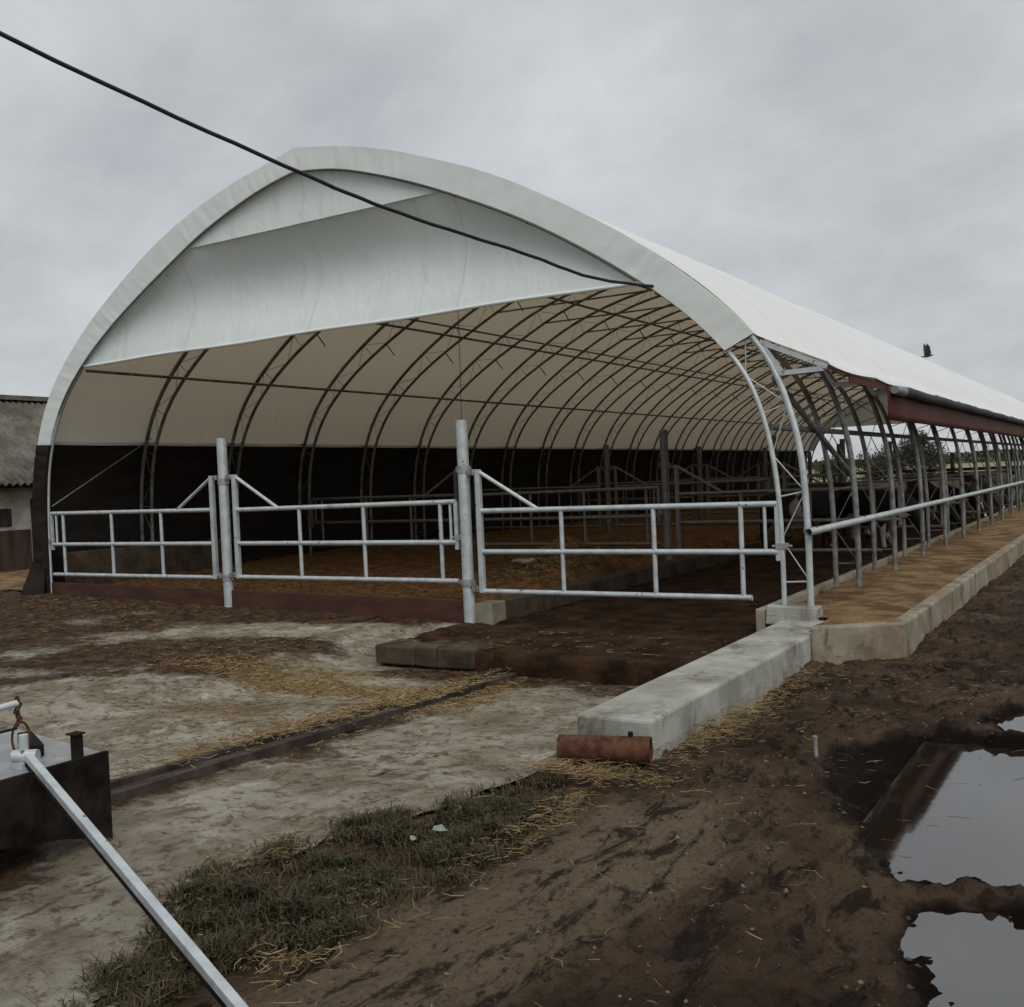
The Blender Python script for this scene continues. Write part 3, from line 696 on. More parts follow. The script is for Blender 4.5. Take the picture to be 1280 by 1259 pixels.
# sheeting wrapped round the front hoop, white above and black-green below
KR = next(i for i in range(60, len(CO)) if CO[i, 0] > 3.66)
def rim(name, mat, y0, sel, amp):
    idx = [i for i in range(len(CO)) if sel(CO[i], i)]
    a = np.array([CO[i] for i in idx]); b = np.array([CI[i] for i in idx])
    a = np.repeat(a, 3, 0)[1:-1] if False else resample([tuple(q) for q in a], len(idx) * 4); b = resample([tuple(q) for q in b], len(idx) * 4)
    d = (a - b); d /= np.linalg.norm(d, axis=1)[:, None]
    rows = []
    nn = len(a); s = np.arange(nn)
    for f, yo in ((0.0, 0.06), (0.0, 0.0), (0.2, 0.0), (0.4, 0.0), (0.6, 0.0), (0.8, 0.0), (1.0, 0.0), (1.0, 0.06)):
        p = (b - d * 0.012) * (1 - f) + (a + d * 0.033) * f
        wob = amp * ((fbm(s * 0.85 + 0.5 * f, np.full(nn, f * 0.6), 3, 0.6) - 0.5) * (0.3 + 1.4 * vnoise(s * 0.07, s * 0 + 3)) + 0.6 * (vnoise(s * 0.12, np.full(nn, f)) - 0.5)) * (0.4 if f in (0, 1) else 1)
        rows.append(np.stack([p[:, 0], np.full(nn, y0 + yo) + wob, p[:, 1]], -1))
    G = np.stack(rows, 0)
    me = grid_mesh(name, G[..., 0], G[..., 1], G[..., 2])
    me.set_sharp_from_angle(angle=math.radians(50))
    return bobj(link_mesh(name, me, mat))
rim('gable_trim', M['trim'], -0.06, lambda p, i: (p[1] > 2.58 and i < KR), 0.022)
rim('corner_wrap', M['sidecover'], -0.075, lambda p, i: (p[0] < -7 and p[1] < 2.61), 0.06)
rim('gable_trim', M['trim'], L + 0.06, lambda p, i: (p[1] > 2.58 and i < KR), 0.022)
m = MB(); m.tube([(p[0] * 0.9965 - 0.01, -0.055, p[1] - 0.035) for p in CI[18:86]], 0.007, 6); bpart(m, 'shadow_line', M['rubber'], smooth=True)  # thin dark tube added to draw the shadow gap inside the trim
# flared black skirt at the left foot
m = MB(); m.add([(-8.46, -0.12, 0.75), (-8.20, -0.10, 0.6), (-8.17, -0.16, 0.1), (-8.62, -0.32, 0.1), (-8.72, 0.4, 0.1), (-8.53, 0.35, 0.75)],
                [(0, 1, 2, 3), (0, 3, 4, 5)]); bpart(m, 'skirt_flap', M['sidecover'])
# gable curtains: a flat upper sheet and a lower one that bellies inwards
def curtain(name, ylev, z0, z1, belly, n=26, rows=14):
    CL = CI[:53][np.argsort(CI[:53, 1])]; CR = CI[52:][np.argsort(CI[52:, 1])]
    zz = np.linspace(z0, z1, rows)
    xl = np.interp(zz, CL[:, 1], CL[:, 0]); xr = np.interp(zz, CR[:, 1], CR[:, 0])
    u = np.linspace(0, 1, n)
    X = xl[:, None] * (1 - u) + xr[:, None] * u; Zc = np.repeat(zz[:, None], n, 1)
    t = (Zc - z0) / (z1 - z0)
    Yb = belly * np.sin(PI * t ** 1.25) * np.sin(PI * np.clip(u[None], 0.0, 1.0)) ** 0.45 + 0.03 * (fbm(X * 1.8, Zc * 0.9 + 4, 3) - 0.5) * np.sin(PI * u)[None]
    me = grid_mesh(name, X, ylev + Yb, Zc)
    return bobj(link_mesh(name, me, M['gable']))
curtain('gable_curtain', 0.0, 3.765, 5.235, 0.34, 40, 18)
curtain('gable_curtain', -0.012, 5.20, 5.885, 0.05, 30, 8)
curtain('gable_curtain', L - 0.02, 3.765, 5.235, 0.2); curtain('gable_curtain', L - 0.03, 5.20, 5.885, 0.03)
m = MB(); hx = np.linspace(-7.06, 2.55, 40); m.tube([(a, -0.01, 3.765 + 0.008 * math.sin(a * 2.1)) for a in hx], 0.022, 8)
bpart(m, 'curtain_hem', M['trim'], smooth=True)
# red side curtain rolled under the awning
ns = 60; yr = np.linspace(2.74, L, ns); zr = np.linspace(2.67, 2.24, 6)
YY, ZZ = np.meshgrid(yr, zr); XX = 4.34 + 0.03 * np.sin(YY * 1.55) * (2.67 - ZZ) + 0.012 * (fbm(YY * 2, ZZ * 4, 2) - 0.5)
me = grid_mesh('side_curtain', XX, YY, ZZ); oc = bobj(link_mesh('side_curtain', me, M['redcloth']))
sm = oc.modifiers.new('thick', 'SOLIDIFY'); sm.thickness = 0.012
m = MB(); m.box(4.322, 4.334, 0.9, 2.735, 2.585, 2.665); bpart(m, 'edge_strip', M['redcloth'])
m = MB(); m.add([(3.70, 0.4, 2.93), (4.32, 0.4, 2.655), (4.32, L, 2.655), (3.70, L, 2.93)], [(0, 1, 2, 3)]); bpart(m, 'awning_lining', M['redcloth'])
m = MB(); m.tube([(4.405, 3.30 + i * 0.5, 2.60 + 0.006 * math.sin(i * 1.3)) for i in range(83)], 0.064, 14); bpart(m, 'curtain_roll', M['rollcloth'], smooth=True)
m = MB(); m.tube([(4.405, 2.80, 2.60), (4.405, 3.1, 2.60), (4.405, 3.34, 2.60)], 0.1, 14, r_list=[0.05, 0.060, 0.0645]); bpart(m, 'roll_end', M['whitecloth'], smooth=True)
# low concrete panel at the left wall
m = MB(); m.box(-8.06, -7.94, 0.15, 3.6, 0.1, 0.84); bpart(m, 'base_panel', M['conc_dark'], bevel=0.01)

# ------------------------------------------------------------------ gates and gate posts
def gate_tubes(parent, name, segs, r, mat):
    for a, b in segs:
        m = MB(); m.tube([a, b], r, 10); m.build(name, mat, parent, smooth=True)
def make_gate(name, hx, sgn, x_end, zt, zm, zb, ups, thin, brace_x, hz1, bottom_end, mat, post_x):
    g = empty(name, (hx, 0, zb)); base = Vector((hx, 0, zb))
    def P(x, z): return (x - hx, 0, z - zb)
    m = MB(); m.bar(P(hx, zb - 0.02), P(hx, hz1), 0.065, 0.065); m.build('hinge_upright', mat, g, bevel=0.008)
    s = hx + sgn * 0.03
    for z, e in ((zt, x_end), (zm, x_end), (zb, bottom_end)):
        m = MB(); m.tube([P(s, z), P(e, z + (0.02 if z == zt and sgn * (x_end - hx) > 0 and zt > 1.42 else 0))], 0.031, 12); m.build('rail', mat, g, smooth=True)
    for u in ups:
        m = MB(); m.tube([P(u, zb), P(u, zt)], 0.026, 10); m.build('upright', mat, g, smooth=True)
    m = MB(); m.tube([P(thin, zm), P(thin, zt)], 0.018, 8); m.build('latch_rod', mat, g, smooth=True)
    m = MB(); m.bar(P(x_end, (zm - 0.09) if bottom_end != x_end else zb), P(x_end, zt + 0.02), 0.05, 0.04); up = m.build('latch_upright', mat, g, bevel=0.005)
    m = MB(); m.box(-0.035, 0.13 * sgn if sgn > 0 else 0.035, -0.03, 0.03, zm - zb + 0.0, zm - zb + 0.05) if False else m.box(min(-0.02, 0.10 * sgn), max(0.02, 0.10 * sgn), -0.028, 0.028, zm - zb + 0.03, zm - zb + 0.09)
    m.tube([(-0.06 * sgn, 0.0, zm - zb + 0.06), (0.14 * sgn, 0, zm - zb + 0.06)], 0.012, 8)
    lt = m.build('latch', M['galv_dull'], g); lt.location = (x_end - hx, 0, 0)
    m = MB(); m.tube([P(hx, hz1 - 0.02), P(brace_x, zt)], 0.024, 10); m.build('brace', mat, g, smooth=True)
    for z in (hz1 - 0.03, zb + 0.03):
        m = MB(); m.tube([P(post_x + sgn * 0.06, z), P(hx, z)], 0.014, 8); m.tube([P((post_x + hx) / 2 + sgn * 0.03, z - 0.035), P((post_x + hx) / 2 + sgn * 0.03, z + 0.035)], 0.02, 8)
        m.box(post_x + sgn * 0.10 - hx - 0.012, post_x + sgn * 0.10 - hx + 0.012, -0.05, 0.05, z - zb - 0.03, z - zb + 0.03)
        m.build('hinge', M['galv_dull'], g)
    return g
gR = make_gate('gate', 0.205, 1, 3.79, 1.355, 0.87, 0.40, (1.31, 2.44, 3.41), 3.66, 1.02, 1.85, 3.50, M['galv'], 0.0)
gM = make_gate('gate', -3.885, 1, -0.135, 1.455, 0.985, 0.515, (-2.69, -1.58, -0.37), -0.22, -3.06, 1.95, -0.1351, M['galv'], -4.105)
gL = make_gate('gate', -4.345, -1, -8.10, 1.465, 0.985, 0.50, (-5.46, -6.60, -7.80), -7.98, -5.12, 1.95, -8.1001, M['galv'], -4.105)
def make_post(x, zt, zb):
    p = empty('gate_post', (x, 0, zb))
    m = MB(); m.tube([(0, 0, -0.1), (0, 0, zt - zb)], 0.07, 20); m.build('shaft', M['galv'], p, smooth=True)
    for z in (1.86, 0.50):
        m = MB(); m.tube([(0, 0, z - 0.045 - zb), (0, 0, z + 0.045 - zb)], 0.078, 20)
        for s in (-1, 1): m.box(s * 0.075 - 0.03, s * 0.075 + 0.03, -0.012, 0.012, z - 0.03 - zb, z + 0.03 - zb)
        m.build('hinge_collar', M['galv_dull'], p, smooth=True)
    return p
pA = make_post(-4.105, 2.47, 0.05); pB = make_post(0.0, 2.45, 0.0)
GG = 'galvanised pen gates across the barn'; PG = 'galvanised gate posts in the barn'
tag(gL, 'galvanised front gate between the black-wrapped barn corner and the first tall post', 'gate', GG)
tag(gM, 'galvanised front gate spanning between the two tall front posts', 'gate', GG)
tag(gR, 'galvanised front gate with shortened bottom rail, before the open alley', 'gate', GG)
tag(pA, 'tall galvanised front post carrying a hinged gate on both sides', 'gate post', PG)
tag(pB, 'tall galvanised front post beside the pale concrete kerb end', 'gate post', PG)
def shaded(o):  # swaps in the steel with the interior's shade painted into it
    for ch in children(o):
        ch.material_slots[0].link = 'OBJECT'; ch.material_slots[0].material = M['galv_shaded']
        shaded(ch)
ordn = ['second', 'third', 'fourth', 'fifth']
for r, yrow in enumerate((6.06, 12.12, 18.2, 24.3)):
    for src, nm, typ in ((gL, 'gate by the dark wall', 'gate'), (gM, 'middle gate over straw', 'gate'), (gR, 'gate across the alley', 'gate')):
        c = copy_tree(src); c.location.y = yrow; shaded(c)
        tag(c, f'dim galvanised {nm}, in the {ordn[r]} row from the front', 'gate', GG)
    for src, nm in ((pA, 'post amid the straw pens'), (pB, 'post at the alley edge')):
        c = copy_tree(src); c.location.y = yrow; shaded(c)
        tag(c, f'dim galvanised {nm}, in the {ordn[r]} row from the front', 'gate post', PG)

# red-brown kick board under the two left gates
m = MB(); m.add([(-8.35, -0.012, 0.13), (-0.075, -0.012, -0.05), (-0.075, -0.012, 0.285), (-8.35, -0.012, 0.37), (-8.35, 0.045, 0.13), (-0.075, 0.045, -0.05), (-0.075, 0.045, 0.285), (-8.35, 0.045, 0.37)],
                [(0, 1, 2, 3), (5, 4, 7, 6), (3, 2, 6, 7), (0, 4, 5, 1), (1, 5, 6, 2), (0, 3, 7, 4)])
kb = m.build('kick_board', M['board'], bevel=0.006); tag(kb, 'long red-brown board holding back the straw under two front gates', 'board')
# pale kerb between bedding and alley
m = MB()
for i in range(12):
    m.box(0.055, 0.30, 0.36 + i * 1.0, 0.36 + (i + 1) * 1.0 - 0.004, -0.06, 0.245, 0.008)
o = m.build('alley_kerb', M['conc_dark'], bevel=0.014); tag(o, 'low dirty kerb with pale end block running inward from the right front post', 'kerb')
m = MB(); m.box(0.05, 0.30, 0.02, 0.355, -0.06, 0.25, 0.004); m.build('end_block', M['conc_bunk'], o, bevel=0.012)

# ------------------------------------------------------------------ concrete kerb wall and feed bunk on the right
def slab_wall(name, poly, z0, z1, mat, bevel=0.018):
    n = len(poly); m = MB()
    m.add([(p[0], p[1], z0) for p in poly] + [(p[0], p[1], z1) for p in poly], [tuple(range(n - 1, -1, -1)), tuple(range(n, 2 * n))] + [(i, (i + 1) % n, n + (i + 1) % n, n + i) for i in range(n)])
    return m.build(name, mat, bevel=bevel)
o = slab_wall('kerb_wall', [(3.82, -4.43), (4.34, -4.43), (4.35, -0.80), (4.35, -0.03), (3.82, -0.03)], -0.25, 0.20, M['conc'], 0.02)
tag(o, 'thick pale concrete kerb pointing at the camera with rusty pipe at its end', 'kerb')
bk = slab_wall('feed_bunk', [(4.352, -0.97), (5.07, -0.46), (5.07, 46.0), (4.93, 46.0), (4.93, -0.40), (4.354, -0.80)], -0.12, 0.27, M['conc_bunk'], 0.02)
tag(bk, 'long weathered concrete feed bunk wall edging orange-brown feed along the barn', 'feed bunk')
gx = np.arange(3.46, 4.97, 0.075); gy = np.concatenate([np.arange(-0.95, 8, 0.075), np.arange(8, 45.5, 0.4)])
X, Y = np.meshgrid(gx, gy)
Zf = 0.225 + 0.06 * (fbm(X * 2.2, Y * 1.3, 4) - 0.5) + 0.05 * sstep(1.0, 9.0, Y) * (fbm(X * 1.2, Y * 0.5, 2)) + 0.02 * (fbm(X * 9, Y * 9, 3) - 0.5)
Zf -= 0.3 * sstep(3.62, 3.46, X)
keep = ~((Y < -0.42) & (X - 4.36 > (Y + 0.86) * 1.55)) & ~((X < 4.25) & (Y < -0.10))
Zf = np.where(Y < 0.3, np.minimum(Zf, 0.245), Zf)
me = grid_mesh('feed', X, Y, Zf, keep); tag(link_mesh('feed', me, M['feed']), 'orange-brown feed and soil filling the bunk beside the barn legs', 'feed', kind='stuff')
x = rng.uniform(3.7, 4.9, 500); y = rng.random(500) ** 1.5 * 14 - 0.3
Vb, Fb = stems(x, y, np.full(len(x), 0.245), rng.uniform(0.03, 0.10, len(x)), rng.uniform(0.001, 0.002, len(x)), 0.2)
tag(np_mesh('feed_straw', Vb, Fb, M['bedstraw']), 'straw stems lying over the feed in the bunk', 'straw', kind='stuff')
m = MB(); m.box(3.56, 3.66, -0.10, 45, -0.06, 0.30); o = m.build('bunk_curb', M['conc_bunk'], bevel=0.01)
tag(o, 'low soiled concrete curb between the alley and the feed', 'kerb')

# rusty pipe in front of the kerb
p = empty('rusty_pipe', (4.125, -4.645, 0.052), math.atan2(0.16, 0.53))
m = MB(); n = 28
prof_p = [(-0.28, 0.088), (0.28, 0.088), (0.28, 0.074), (-0.28, 0.074)]
vs = []; fs = []
for j, (xx, rr) in enumerate(prof_p):
    for k in range(n):
        a = 2 * PI * k / n; vs.append((xx + random.uniform(-0.004, 0.004), rr * math.cos(a), rr * math.sin(a)))
for j in range(4):
    for k in range(n):
        fs.append((j * n + k, j * n + (k + 1) % n, ((j + 1) % 4) * n + (k + 1) % n, ((j + 1) % 4) * n + k))
m.add(vs, fs); m.build('pipe_wall', M['rust'], p, smooth=True)
m = MB(); m.tube([(0.16, 0, 0.085), (0.16, 0, 0.115)], 0.016, 10); m.build('nipple', M['darksteel'], p, smooth=True)
tag(p, 'short thick rusty pipe lying at the end of the concrete kerb', 'pipe')
m = MB(); m.tube([(5.18, -3.88, -0.08), (5.18, -3.885, 0.055)], 0.0135, 12); m.tube([(5.18, -3.885, 0.048), (5.18, -3.885, 0.06)], 0.016, 12)
tag(m.build('pipe_stub', M['galv_dull'], smooth=True), 'small grey pipe stub standing upright in the mud', 'pipe stub')

# steel channel across the yard towards the alley
m = MB()
cp = [(2.02 - 0.36 * t, -8.6 + 6.75 * t) for t in np.linspace(0, 1, 28)]
def cz_(x, y): return float(base_z(x, y))
for off, w_, hh in ((-0.15, 0.05, 0.055), (-0.05, 0.07, 0.03), (0.09, 0.06, 0.06)):
    for i in range(len(cp) - 1):
        a = cp[i]; b = cp[i + 1]
        m.bar((a[0] + off, a[1], cz_(*a) + hh / 2), (b[0] + off, b[1], cz_(*b) + hh / 2), w_, hh)
M['channel'] = m_simple('dirty brown steel', (0.026, 0.020, 0.018), (0.07, 0.055, 0.047), 4, 0.8, 0, 0.4, 30, 0.15)
tag(m.build('drain_channel', M['channel']), 'dark twin-edged steel channel crossing the concrete yard', 'channel')

# ------------------------------------------------------------------ scraper with pale drawbar at the lower left
sc = empty('manure_scraper', (2.0, -7.7, 0.0)); SB = Vector((2.0, -7.7, 0))
def spart(m, name, mat, **kw):
    o = m.build(name, mat, sc, **kw); o.matrix_parent_inverse = Matrix.Translation(-SB); return o
tag(sc, 'dark steel box scraper with a long pale square bar reaching toward the camera', 'scraper')
m = MB(); m.add([(2.56, -6.93, 0.02), (2.56, -6.93, 0.455), (2.545, -8.9, 0.455), (2.545, -8.9, 0.02), (2.55, -7.55, 0.16), (2.55, -7.2, 0.10),
                 (2.535, -6.93, 0.02), (2.535, -6.93, 0.455), (2.52, -8.9, 0.455), (2.52, -8.9, 0.02), (2.525, -7.55, 0.16), (2.525, -7.2, 0.10)],
                [(0, 1, 2, 3, 4, 5), (11, 10, 9, 8, 7, 6), (0, 6, 7, 1), (1, 7, 8, 2), (2, 8, 9, 3), (3, 9, 10, 4), (4, 10, 11, 5), (5, 11, 6, 0)])
spart(m, 'side_plate', M['darksteel'])
m = MB(); m.add([(2.53, -6.93, 0.43), (1.60, -6.80, 0.43), (1.60, -8.9, 0.43), (2.52, -8.9, 0.43), (2.53, -6.93, 0.442), (1.60, -6.80, 0.442), (1.60, -8.9, 0.442), (2.52, -8.9, 0.442)],
                [(3, 2, 1, 0), (4, 5, 6, 7), (0, 1, 5, 4), (1, 2, 6, 5), (2, 3, 7, 6), (3, 0, 4, 7)]); spart(m, 'deck_plate', M['galv_dull'])
m = MB(); m.box(1.575, 1.60, -8.9, -6.80, 0.03, 0.45); spart(m, 'side_plate', M['darksteel'])
m = MB(); m.box(1.602, 2.53, -8.7, -8.66, 0.02, 0.428); spart(m, 'cross_plate', M['darksteel'])
m = MB(); m.bar((1.95, -6.98, 0.475), (2.28, -7.13, 0.475), 0.07, 0.06); spart(m, 'cross_bar', M['darksteel'], bevel=0.006)
m = MB(); m.bar((2.50, -7.06, 0.44), (2.50, -7.06, 0.56), 0.035, 0.045); m.box(2.46, 2.53, -7.09, -7.03, 0.561, 0.568); spart(m, 'stop_lug', M['darksteel'])
m = MB(); m.bar((2.43, -7.27, 0.50), (4.72, -7.97, 0.02), 0.036, 0.036); db = spart(m, 'drawbar', M['galv'], bevel=0.004)
m = MB(); m.bar((2.43, -7.272, 0.472), (4.72, -7.972, -0.005), 0.040, 0.010); m.build('bar_foot', M['darksteel'], db)
db2 = children(db)[0]
m = MB(); m.tube([(2.40, -7.27, 0.43), (2.40, -7.27, 0.60)], 0.022, 10); m.tube([(2.36, -7.30, 0.50), (2.46, -7.24, 0.50)], 0.03, 10); m.box(2.36, 2.44, -7.31, -7.23, 0.443, 0.475)
spart(m, 'pivot', M['galv'], smooth=True)
m = MB(); m.tube([(2.2, -8.3, 0.66), (2.19, -7.35, 0.70), (2.19, -7.16, 0.71)], 0.017, 10); m.tube([(2.16, -7.5, 0.70), (2.13, -7.33, 0.705), (2.12, -7.30, 0.735), (2.12, -7.30, 0.85)], 0.017, 10)
m.tube([(2.2, -8.3, 0.66), (2.2, -8.3, 0.43)], 0.017, 10)
spart(m, 'handle_pipe', M['galv'], smooth=True)
m = MB()
pts = []
for i in range(30):
    a = i / 29 * 2 * PI; pts.append((2.19 + 0.02 * math.cos(a), -7.15 + 0.035 * math.cos(a), 0.53 + 0.085 * math.sin(a)))
m.tube(pts, 0.006, 6, cap=False)
for i in range(4):
    z = 0.72 - i * 0.035; m.tube([(2.19 + 0.012 * math.cos(a), -7.16 + 0.018 * math.sin(a) * (i % 2), z + 0.022 * math.sin(a)) for a in np.linspace(0, 2 * PI, 12)], 0.006, 6, cap=False)
spart(m, 'hook_chain', M['rust'], smooth=True)

# ------------------------------------------------------------------ cable, wire, litter, sack
cab = [(2.58, 0.0, 3.69), (2.30, -0.97, 3.69), (2.05, -1.85, 3.82), (1.66, -3.2, 3.99), (1.36, -4.25, 4.20), (0.81, -6.17, 4.68), (-0.2, -9.6, 5.7), (-1.4, -13.5, 7.0)]
cs = [Vector(p) for p in cab]; cc = []
for i in range(len(cs) - 1):
    p0, p1, p2, p3 = cs[max(i - 1, 0)], cs[i], cs[i + 1], cs[min(i + 2, len(cs) - 1)]
    for j in range(8):
        t = j / 8; cc.append(0.5 * ((2 * p1) + (p2 - p0) * t + (2 * p0 - 5 * p1 + 4 * p2 - p3) * t * t + (3 * p1 - p0 - 3 * p2 + p3) * t ** 3))
cc.append(cs[-1])
m = MB(); m.tube([c + Vector((0, 0, 0.003 * math.sin(i * 1.9))) for i, c in enumerate(cc)], 0.0165, 8)
m.tube([(2.58, 0.0, 3.69), (2.66, 0.05, 3.60), (2.72, 0.3, 3.58)], 0.018, 8)
tag(m.build('power_cable', M['rubber'], smooth=True), 'thick black cable slung through the sky to the gable hoop', 'cable')
m = MB(); m.tube([(0.0, 0.03, 3.78), (0.003, 0.02, 3.1), (-0.01, 0.02, 2.44)], 0.004, 5)
tag(m.build('hanging_wire', M['darksteel']), 'thin dark wire hanging from the curtain hem to a front post top', 'wire')
def lump(name, loc, sx, sy, sz, mat, n=12, seed=0, parent=None):
    m = MB(); vs = []; fs = []
    for i in range(n + 1):
        for j in range(2 * n):
            th = PI * i / n; ph_ = PI * j / n
            r = 0.8 + 0.4 * float(vnoise(seed + 2 * math.sin(th) * math.cos(ph_) + 3, 2 * math.sin(th) * math.sin(ph_) + 2 * math.cos(th) + 5 + seed))
            vs.append((sx * r * math.sin(th) * math.cos(ph_), sy * r * math.sin(th) * math.sin(ph_), sz * r * math.cos(th)))
    for i in range(n):
        for j in range(2 * n): fs.append((i * 2 * n + j, (i + 1) * 2 * n + j, (i + 1) * 2 * n + (j + 1) % (2 * n), i * 2 * n + (j + 1) % (2 * n)))
    m.add(vs, fs); o = m.build(name, mat, parent, smooth=True); o.location = loc; return o
o = lump('feed_sack', (-0.85, 2.75, 0.50), 0.22, 0.09, 0.05, M['sack'], 12, 3); o.rotation_euler = (0, 0, 0.5)
m = MB(); m.tube([(0.24, 0, 0.0), (0.30, 0.01, 0.02), (0.36, 0.03, 0.0)], 0.04, 8, r_list=[0.05, 0.02, 0.055]); m.build('tied_neck', M['sack'], o, smooth=True)
tag(o, 'crumpled pale sack lying on the straw behind the right front gate', 'sack')
for (lx, ly, rz) in ((4.02, -6.20, 0.5), (3.98, -6.36, 2.0)):
    m = MB(); m.add([(-0.035, -0.01, 0), (0.0, -0.022, 0.014), (0.04, 0.0, 0.004), (0.005, 0.024, 0.012), (-0.03, 0.014, 0.002), (0, 0, 0.022)], [(0, 1, 5), (1, 2, 5), (2, 3, 5), (3, 4, 5), (4, 0, 5)])
    o = m.build('plastic_scrap', M['plastic']); o.location = (lx, ly, 0.045); o.rotation_euler = (0.5, 0.2, rz)
    tag(o, 'pale crumpled scrap, the larger one in the dark grass' if rz < 1 else 'pale scrap, the smaller one lower in the dark grass', 'litter', 'pale scraps in the grass')
    if rz > 1: o.scale = (0.75, 0.75, 0.75)

# ------------------------------------------------------------------ old barn at the left
ob = empty('old_barn', (-15.2, 10, 0)); OBV = Vector((-15.2, 10, 0))
tag(ob, 'old low barn with mossy corrugated roof and stained plaster wall', 'barn')
def opart(m, name, mat, par=None, **kw):
    o = m.build(name, mat, par or ob, **kw)
    if par is None: o.matrix_parent_inverse = Matrix.Translation(-OBV)
    return o
m = MB(); m.box(-22.0, -15.2, -3, 40, -0.05, 2.18); opart(m, 'wall', M['plaster'])
# corrugated roof, both slopes
ny = 43 * 22; yy = np.linspace(-3.4, 40.4, ny); wv = 0.042 * np.sin(yy * 2 * PI / 0.18)
prof = [(-14.72, 2.10), (-16.4, 3.13), (-18.6, 4.44), (-20.5, 3.4), (-22.5, 2.10)]
XX = np.array([[p[0] for p in prof]] * ny); ZZ = np.array([[p[1] for p in prof]] * ny) + wv[:, None]
me = grid_mesh('roof', XX, np.repeat(yy[:, None], len(prof), 1), ZZ); me.flip_normals()
rf = link_mesh('roof', me, M['asbestos'], ob); rf.matrix_parent_inverse = Matrix.Translation(-OBV)
sm = rf.modifiers.new('thick', 'SOLIDIFY'); sm.thickness = 0.02
m = MB(); m.bar((-18.6, -3.45, 4.45), (-18.6, 40.4, 4.45), 0.5, 0.12); m.build('ridge_cap', M['asbestos'], rf)
m = MB(); m.box(-15.19, -14.9, -3.2, 40, 2.02, 2.10); opart(m, 'eaves_board', M['plank'])
m = MB(); m.box(-15.197, -15.13, 4.25, 4.42, 0.05, 1.75); opart(m, 'post', M['plank'])
m = MB(); m.box(-15.197, -15.16, 2.0, 4.2, 0.0, 1.05); opart(m, 'door', M['plank'])
m = MB(); m.box(-15.197, -15.165, 3.15, 3.75, 1.15, 1.55); opart(m, 'window', M['oldwood'])
m = MB(); m.box(-15.197, -15.165, 5.1, 5.4, 1.2, 1.7); opart(m, 'window', M['oldwood'])
m = MB(); m.box(-15.19, -15.05, 4.45, 6.2, 0.0, 0.75); opart(m, 'plinth', M['conc_bunk'])
gx = np.arange(-15.1, -8.9, 0.15); gy = np.arange(-1.5, 9, 0.15); X, Y = np.meshgrid(gx, gy)
keep = polydist(X + 0.8 * (fbm(X, Y, 3) - 0.5), Y + 0.8 * (fbm(X + 9, Y, 3) - 0.5), [(-14.6, 2.0), (-12, 0.0), (-9.0, 0.2), (-8.9, 3), (-9.2, 8), (-14.6, 8.6)]) > 0
me = grid_mesh('straw_litter', X, Y, base_z(X, Y) - 0.04 + 0.10 * fbm(X * 1.5, Y * 1.5, 4), keep)
tag(link_mesh('straw_litter', me, M['feed']), 'trodden straw between the old barn and the tarpaulin barn', 'straw', kind='stuff')

# ------------------------------------------------------------------ timber fence beyond the far end
tf = empty('timber_fence', (-3, 47, 0)); TV = Vector((-3, 47, 0)); tag(tf, 'dark timber corral fence with tall posts beyond the far barn end', 'fence')
def tpart(m, name):
    o = m.build(name, M['oldwood'], tf); o.matrix_parent_inverse = Matrix.Translation(-TV); return o
for (px, h, w_) in ((-11, 2.3, 0.18), (-8.85, 2.62, 0.17), (-8.1, 1.9, 0.1), (-7.15, 2.95, 0.34), (-6.6, 2.4, 0.16), (-4.2, 2.3, 0.17), (-1.5, 2.2, 0.17), (1.2, 2.2, 0.17), (3.8, 2.1, 0.17), (6.4, 2.1, 0.17)):
    m = MB(); m.box(px - w_ / 2, px + w_ / 2, 47 - w_ / 2, 47 + w_ / 2, -0.1, h, 0.015); tpart(m, 'post')
for z in (1.30,):
    m = MB(); m.box(-12, 7, 46.80, 46.86, z - 0.08, z + 0.08); tpart(m, 'rail')
m = MB()
for i in range(3): m.box(-12, 7, 46.80, 46.85, -0.02 + i * 0.27, 0.23 + i * 0.27)
tpart(m, 'board_panel')

